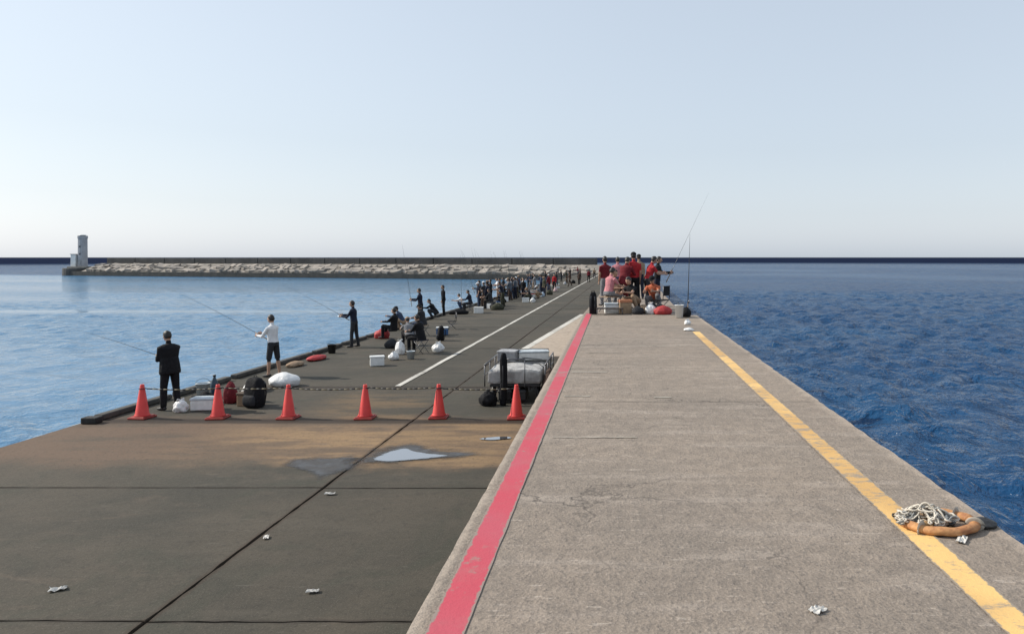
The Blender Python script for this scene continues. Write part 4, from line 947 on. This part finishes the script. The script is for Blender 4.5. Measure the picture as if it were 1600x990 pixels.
for k in range(16):
    y = 48 + k * 3.1 + rng.uniform(-1, 1); x = lx(-10.2, y) + rng.uniform(.9, 3.2); k3 = k % 3
    if k3 == 0:
        c = ['charcoal', 'navy', 'olive', 'brown', 'maroon', 'black'][k // 3]
        sack('tackle_bag', c + ' bag lying among the far anglers on the lower deck', 'bag', low(x, y), (.6, .45, .45), CL[c], rng.uniform(0, 90), 50 + k, False, .14, 'bags among the far anglers')
    elif k3 == 1:
        c, cc = [('blue', (.05, .14, .35)), ('red', (.42, .04, .03)), ('black', (.02, .02, .02)), ('tan', (.4, .3, .18)), ('green', (.05, .2, .09))][k // 3]
        cooler('white cooler box with %s lid among the far anglers' % c, low(x, y), rng.uniform(0, 90), (.5, .34, .34), M_wpl, mat(c + '_lid_plastic', cc), 'white coolers among the far anglers')
    else:
        c, cc = [('white', (.78, .78, .76)), ('pale blue', (.5, .6, .7)), ('pale pink', (.7, .5, .5)), ('cream', (.7, .64, .5)), ('pale grey', (.5, .5, .5))][k // 3]
        sack('plastic_bag', c + ' plastic bag among the far anglers on the lower deck', 'bag', low(x, y), (.36, .32, .40), mat(c.replace(' ', '_') + '_film', cc), rng.uniform(0, 90), 70 + k, True, .2, 'plastic bags among the far anglers')
cooler('pale cooler box standing near the distant walkers', low(-6.6, 55), 0, (.5, .34, .34), M_wpl, M_lid)

# ---- the group on the upper deck
GP = 'people gathered across the upper deck'; up = lambda x, y: (x, y, 0.004)
_, h, _ = make_person('person with black cap, red vest and black trousers standing in the upper deck group', up(.60, 23.0), 95, 'stand', 1.70, 'red', 'black', 'short', hat='black', vox=.013, group=GP)
_, h, _ = make_person('person in a maroon jacket and brown trousers standing beside the black capped person', up(.30, 22.7), 60, 'reach', 1.60, 'maroon', 'brown', 'jacket', vox=.014, group=GP)
_, h, _ = make_person('person in a red shirt and dark trousers leaning over the gear', up(1.03, 22.9), 20, 'reach', 1.62, 'red', 'charcoal', 'short', vox=.013, group=GP)
r_, h, pz = make_person('person in a pink shirt seated on a tan stool', up(-.18, 21.7), 40, 'sit', 1.60, 'pink', 'grey', 'short', vox=.013, group=GP)
stool('small tan folding stool under the person in pink', up(-.18, 21.7), 40, pz - .112, 'tan')
r_, h, pz = make_person('person in black and tan crouching in the middle of the upper deck', up(.62, 21.5), 230, 'crouch', 1.62, 'black', 'tan', 'short', vox=.014, group=GP)
_, h, _ = make_person('person in black standing at the seaward side of the upper deck group', up(1.38, 24.0), -10, 'angler', 1.58, 'black', 'navy', 'long', vox=.015, group=GP)
rod('slender fishing rod held by the person in black on the upper deck', (h[0] + h[1]) / 2, 22, 62, 3.0, .0, .55)
make_person('person in pink with blue jeans standing further along the upper deck', up(.12, 27.0), 90, 'stand', 1.56, 'pink', 'denim', 'short', vox=.017, group=GP)
make_person('person in a tan top standing furthest along the upper deck', up(.95, 28.5), 100, 'stand', 1.66, 'tan', 'navy', 'long', hat='black', vox=.018, group=GP)
make_person('person in an orange shirt and grey trousers crouching over the red bag', up(1.22, 22.0), 250, 'crouch', 1.64, 'orange', 'grey', 'short', hat='black', vox=.015, group=GP)
make_person('person in orange tan sitting on the upper deck floor beside the carton', up(.02, 22.6), -40, 'floor', 1.62, 'tan', 'maroon', 'short', vox=.015, group=GP)
make_person('person in maroon and grey standing behind the person in pink', up(-.30, 24.6), 120, 'stand', 1.58, 'maroon', 'grey', 'short', vox=.017, group=GP)
cooler('white cooler box on the upper deck behind the low table', up(-.05, 21.15), 5, (.46, .30, .30), M_wpl, M_lid)
sack('tackle_bag', 'dark tackle bag on the upper deck beside the orange tan box', 'bag', up(.66, 20.8), (.36, .30, .24), CL['charcoal'], 0, 41.2, False, .14)
sack('tan_bundle', 'tan bundle on the upper deck beside the dark tackle bag', 'bundle', up(.84, 21.15), (.36, .30, .26), CL['tan'], 30, 42.2, False, .14)
stool('black folding chair with backrest at the seaward side of the upper deck', up(1.32, 21.3), 150, .38, 'black', back=True)
sack('plastic_bag', 'white plastic bag on the upper deck beside the red bag', 'bag', up(1.02, 20.9), (.30, .26, .30), M_film, 0, 14.4)
sack('red_bag', 'red bag on the upper deck beside the white plastic bag', 'bag', up(1.36, 20.75), (.52, .34, .26), M_redb, 10, 15.1, False, .12)
bucket('white bucket at the seaward edge of the upper deck', up(1.72, 19.6), M_wpl, .34, .12)
sack('tackle_bag', 'black tackle bag at the seaward edge behind the white bucket', 'bag', up(1.92, 19.9), (.30, .34, .28), CL['black'], 0, 16.2, False, .12)
sack('plastic_bag', 'crumpled white bag near the seaward edge in front of the white bucket', 'bag', up(1.74, 17.6), (.16, .14, .12), M_film, 0, 17.2)
sack('plastic_bag', 'flat pale plastic bag at the far end of the yellow line', 'bag', up(1.62, 16.1), (.22, .16, .07), M_film, 0, 18.2, False)
cooler('orange tan box on the upper deck between the pink shirt and the crouching person', up(.30, 21.0), 12, (.34, .26, .40), M_tanb, mat('orange_lid', (.50, .20, .10)), name='carton_box')
backpack('narrow black bag standing at the harbour edge of the upper deck', up(-.60, 20.85), 90, .62, .22)
def low_table():
    t = thing('low_table', 'low dark folding table on the upper deck in front of the group', 'table', up(-.13, 20.75))
    bm = bmesh.new(); box(bm, -.38, .38, -.18, .18, .155, .18, .006); finish(bm, 'tabletop', mat('dark_table_wood', (.06, .045, .035), None, .6, 6), t)
    for sx in (-1, 1):
        for sy in (-1, 1):
            bm = bmesh.new(); tube(bm, [(sx * .36, sy * .15, 0), (sx * .34, sy * .15, .154)], .012, 7); finish(bm, 'leg', M_tube, t, True)
low_table()
rod('fishing rod leaning upright at the seaward edge by the tackle bag', (2.02, 20.3, .35), 60, 86, 1.9, 0, 1.3)

# ---- heap at the sea edge
def rope_heap():
    M_rope = mat('white_rope', (0.70, 0.64, 0.54), (0.48, 0.43, 0.36), 0.85, 20, 0.002, 160)
    M_rope2 = mat('grey_net_cord', (0.30, 0.30, 0.29), (0.20, 0.20, 0.19), 0.9, 20, 0.002, 160)
    M_tan2 = mat('tan_net_cord', (0.50, 0.33, 0.16), (0.33, 0.20, 0.10), 0.9, 20, 0.004, 90)
    t = thing('rope_heap', 'tangled heap of white rope and grey net at the sea edge of the deck', 'rope', (1.86, 4.40, .012)); t.scale = (.80, .80, .72)
    r2 = random.Random(21)
    def hgt(x, y): return .05 + .085 * math.exp(-((x) / .15) ** 2 - ((y) / .10) ** 2)
    for s in range(24):
        x, y = r2.uniform(-.10, .10), r2.uniform(-.06, .06); a = r2.uniform(0, 6.28); pts = []; lift = r2.uniform(.2, 1.35)
        for k in range(44):
            a += r2.uniform(-.75, .75) + (1.6 if math.hypot(x / .2, y / .12) > 1 else 0) * .6
            x += .017 * math.cos(a); y += .013 * math.sin(a)
            if abs(x) > .24: x *= .93
            if abs(y) > .15: y *= .93
            pts.append((x, y, .008 + hgt(x, y) * lift + .012 * math.sin(k * .7 + s)))
        pts = [(p[0], p[1], max(p[2], .007)) for p in pts]
        bm = bmesh.new(); tube(bm, pts, .0075 if s % 3 else .005, 6); finish(bm, 'rope_strand', M_blk if s % 6 == 5 else M_rope if s % 4 else M_rope2, t, True)  # black strands put the dark gaps between the ropes into colour
    for k, (x, y, w, h) in enumerate(((-.13, .00, .16, .07), (.02, .03, .2, .11), (.10, -.03, .15, .08), (-.04, -.07, .14, .05))):
        bm = bmesh.new(); bmesh.ops.create_icosphere(bm, subdivisions=4, radius=1.0)
        for v in bm.verts:
            p = v.co.copy(); q = 1 + .45 * mnoise.fractal(p * 2.3 + Vector((k, 3, 1)), 1, 2, 5); v.co = Vector((x + p.x * q * w / 2, y + p.y * q * w / 2.6, max(p.z * q, -.2) * h * .85 + .2 * h * .85 + .004))
        finish(bm, 'net_lump', (M_rope2, M_tanb, M_rope, M_tan2)[k], t, True)
rope_heap()
t = thing('ring_float', 'faded orange ring float lying flat under the rope heap at the sea edge', 'float', (1.93, 4.40, .006), 8)
M_or = mat('faded_orange_foam', (0.58, 0.30, 0.12), (0.30, 0.12, 0.05), 0.8, 14, 0.004, 40)
bm = bmesh.new(); tube(bm, [(.205 * math.cos(k * math.pi / 24), .165 * math.sin(k * math.pi / 24), .024 + .003 * math.sin(k)) for k in range(49)], [(.024, .033)] * 49, 14); finish(bm, 'ring_body', M_or, t, True)
for a_ in (35, 150, 215, 330):
    cx, cy = .205 * math.cos(R(a_)), .165 * math.sin(R(a_)); ux, uy = math.cos(R(a_)), math.sin(R(a_))
    bm = bmesh.new(); tube(bm, [(cx + ux * .036 * math.cos(k * math.pi / 8), cy + uy * .036 * math.cos(k * math.pi / 8), .0265 + .0265 * math.sin(k * math.pi / 8)) for k in range(17)], [(.018, .003)] * 17, 6); finish(bm, 'band', mat('grubby_band', (.45, .40, .33)), t, True)
sack('shadow_lump', 'added black lump standing in for the shadow beside the orange ring at the sea edge', 'bag', (2.20, 4.40, .004), (.14, .13, .05), M_blk, 10, 22.1, False, .2)  # added black lump, takes the place of the heap's shadow

def scrap(label, loc, size, seed, m=None, name='litter_scrap'):
    bm = bmesh.new(); N = 7; a, b = size; vs = {}
    for i in range(N):
        for j in range(N):
            u, v = i / (N - 1) - .5, j / (N - 1) - .5
            vs[i, j] = bm.verts.new((u * a * (1 + .2 * mnoise.noise(Vector((v * 4, seed, 0)))), v * b * (1 + .25 * mnoise.noise(Vector((u * 4, seed, 5)))), .5 * min(a, b) * abs(mnoise.noise(Vector((u * 4 + seed, v * 4, 1.7)))) + .004))
    for i in range(N - 1):
        for j in range(N - 1): bm.faces.new((vs[i, j], vs[i + 1, j], vs[i + 1, j + 1], vs[i, j + 1]))
    o = finish(bm, name, m or mat('grubby_white_paper', (0.62, 0.60, 0.56), (0.45, 0.43, 0.40), 0.8, 18, 0.002), None); s = o.modifiers.new('solid', 'SOLIDIFY'); s.thickness = .003; s.offset = 0
    o.location = loc; o.rotation_euler = (0, 0, seed); return tag(o, label, 'litter')
scrap('crumpled white scrap lying on the deck in front of the orange ring', (1.96, 4.17, .004), (.12, .05), 1.0)
scrap('white flat scrap lying on the upper deck between the red stripe and yellow line', (.92, 3.34, .004), (.05, .075), 2.2)
scrap('white scrap on the lower deck slab left of the lengthwise joint', (-5.60, 7.44, LZ + .008), (.15, .09), 0.5)
scrap('small white scrap on the lower deck near the raised deck', (-3.02, 7.40, LZ + .008), (.12, .06), 0.2)
scrap('tiny pale scrap beside the lengthwise joint of the lower deck', (-4.16, 8.83, LZ + .008), (.10, .06), 1.9)
scrap('pale scrap in front of the wet patch beside the lengthwise joint', (-4.02, 10.45, LZ + .008), (.14, .07), 0.1)
# rubber block at the kerb's near end
bm = bmesh.new(); box(bm, -.16, .16, -.11, .11, 0, .13, .025, 2); o = finish(bm, 'rubber_block', mat('black_rubber', (.02, .02, .02), None, .8, 8), None)
o.location = (lx(-10.86, 14.9), 14.92, LZ + .008); tag(o, 'black rubber block at the near end of the harbour kerb', 'rubber block')
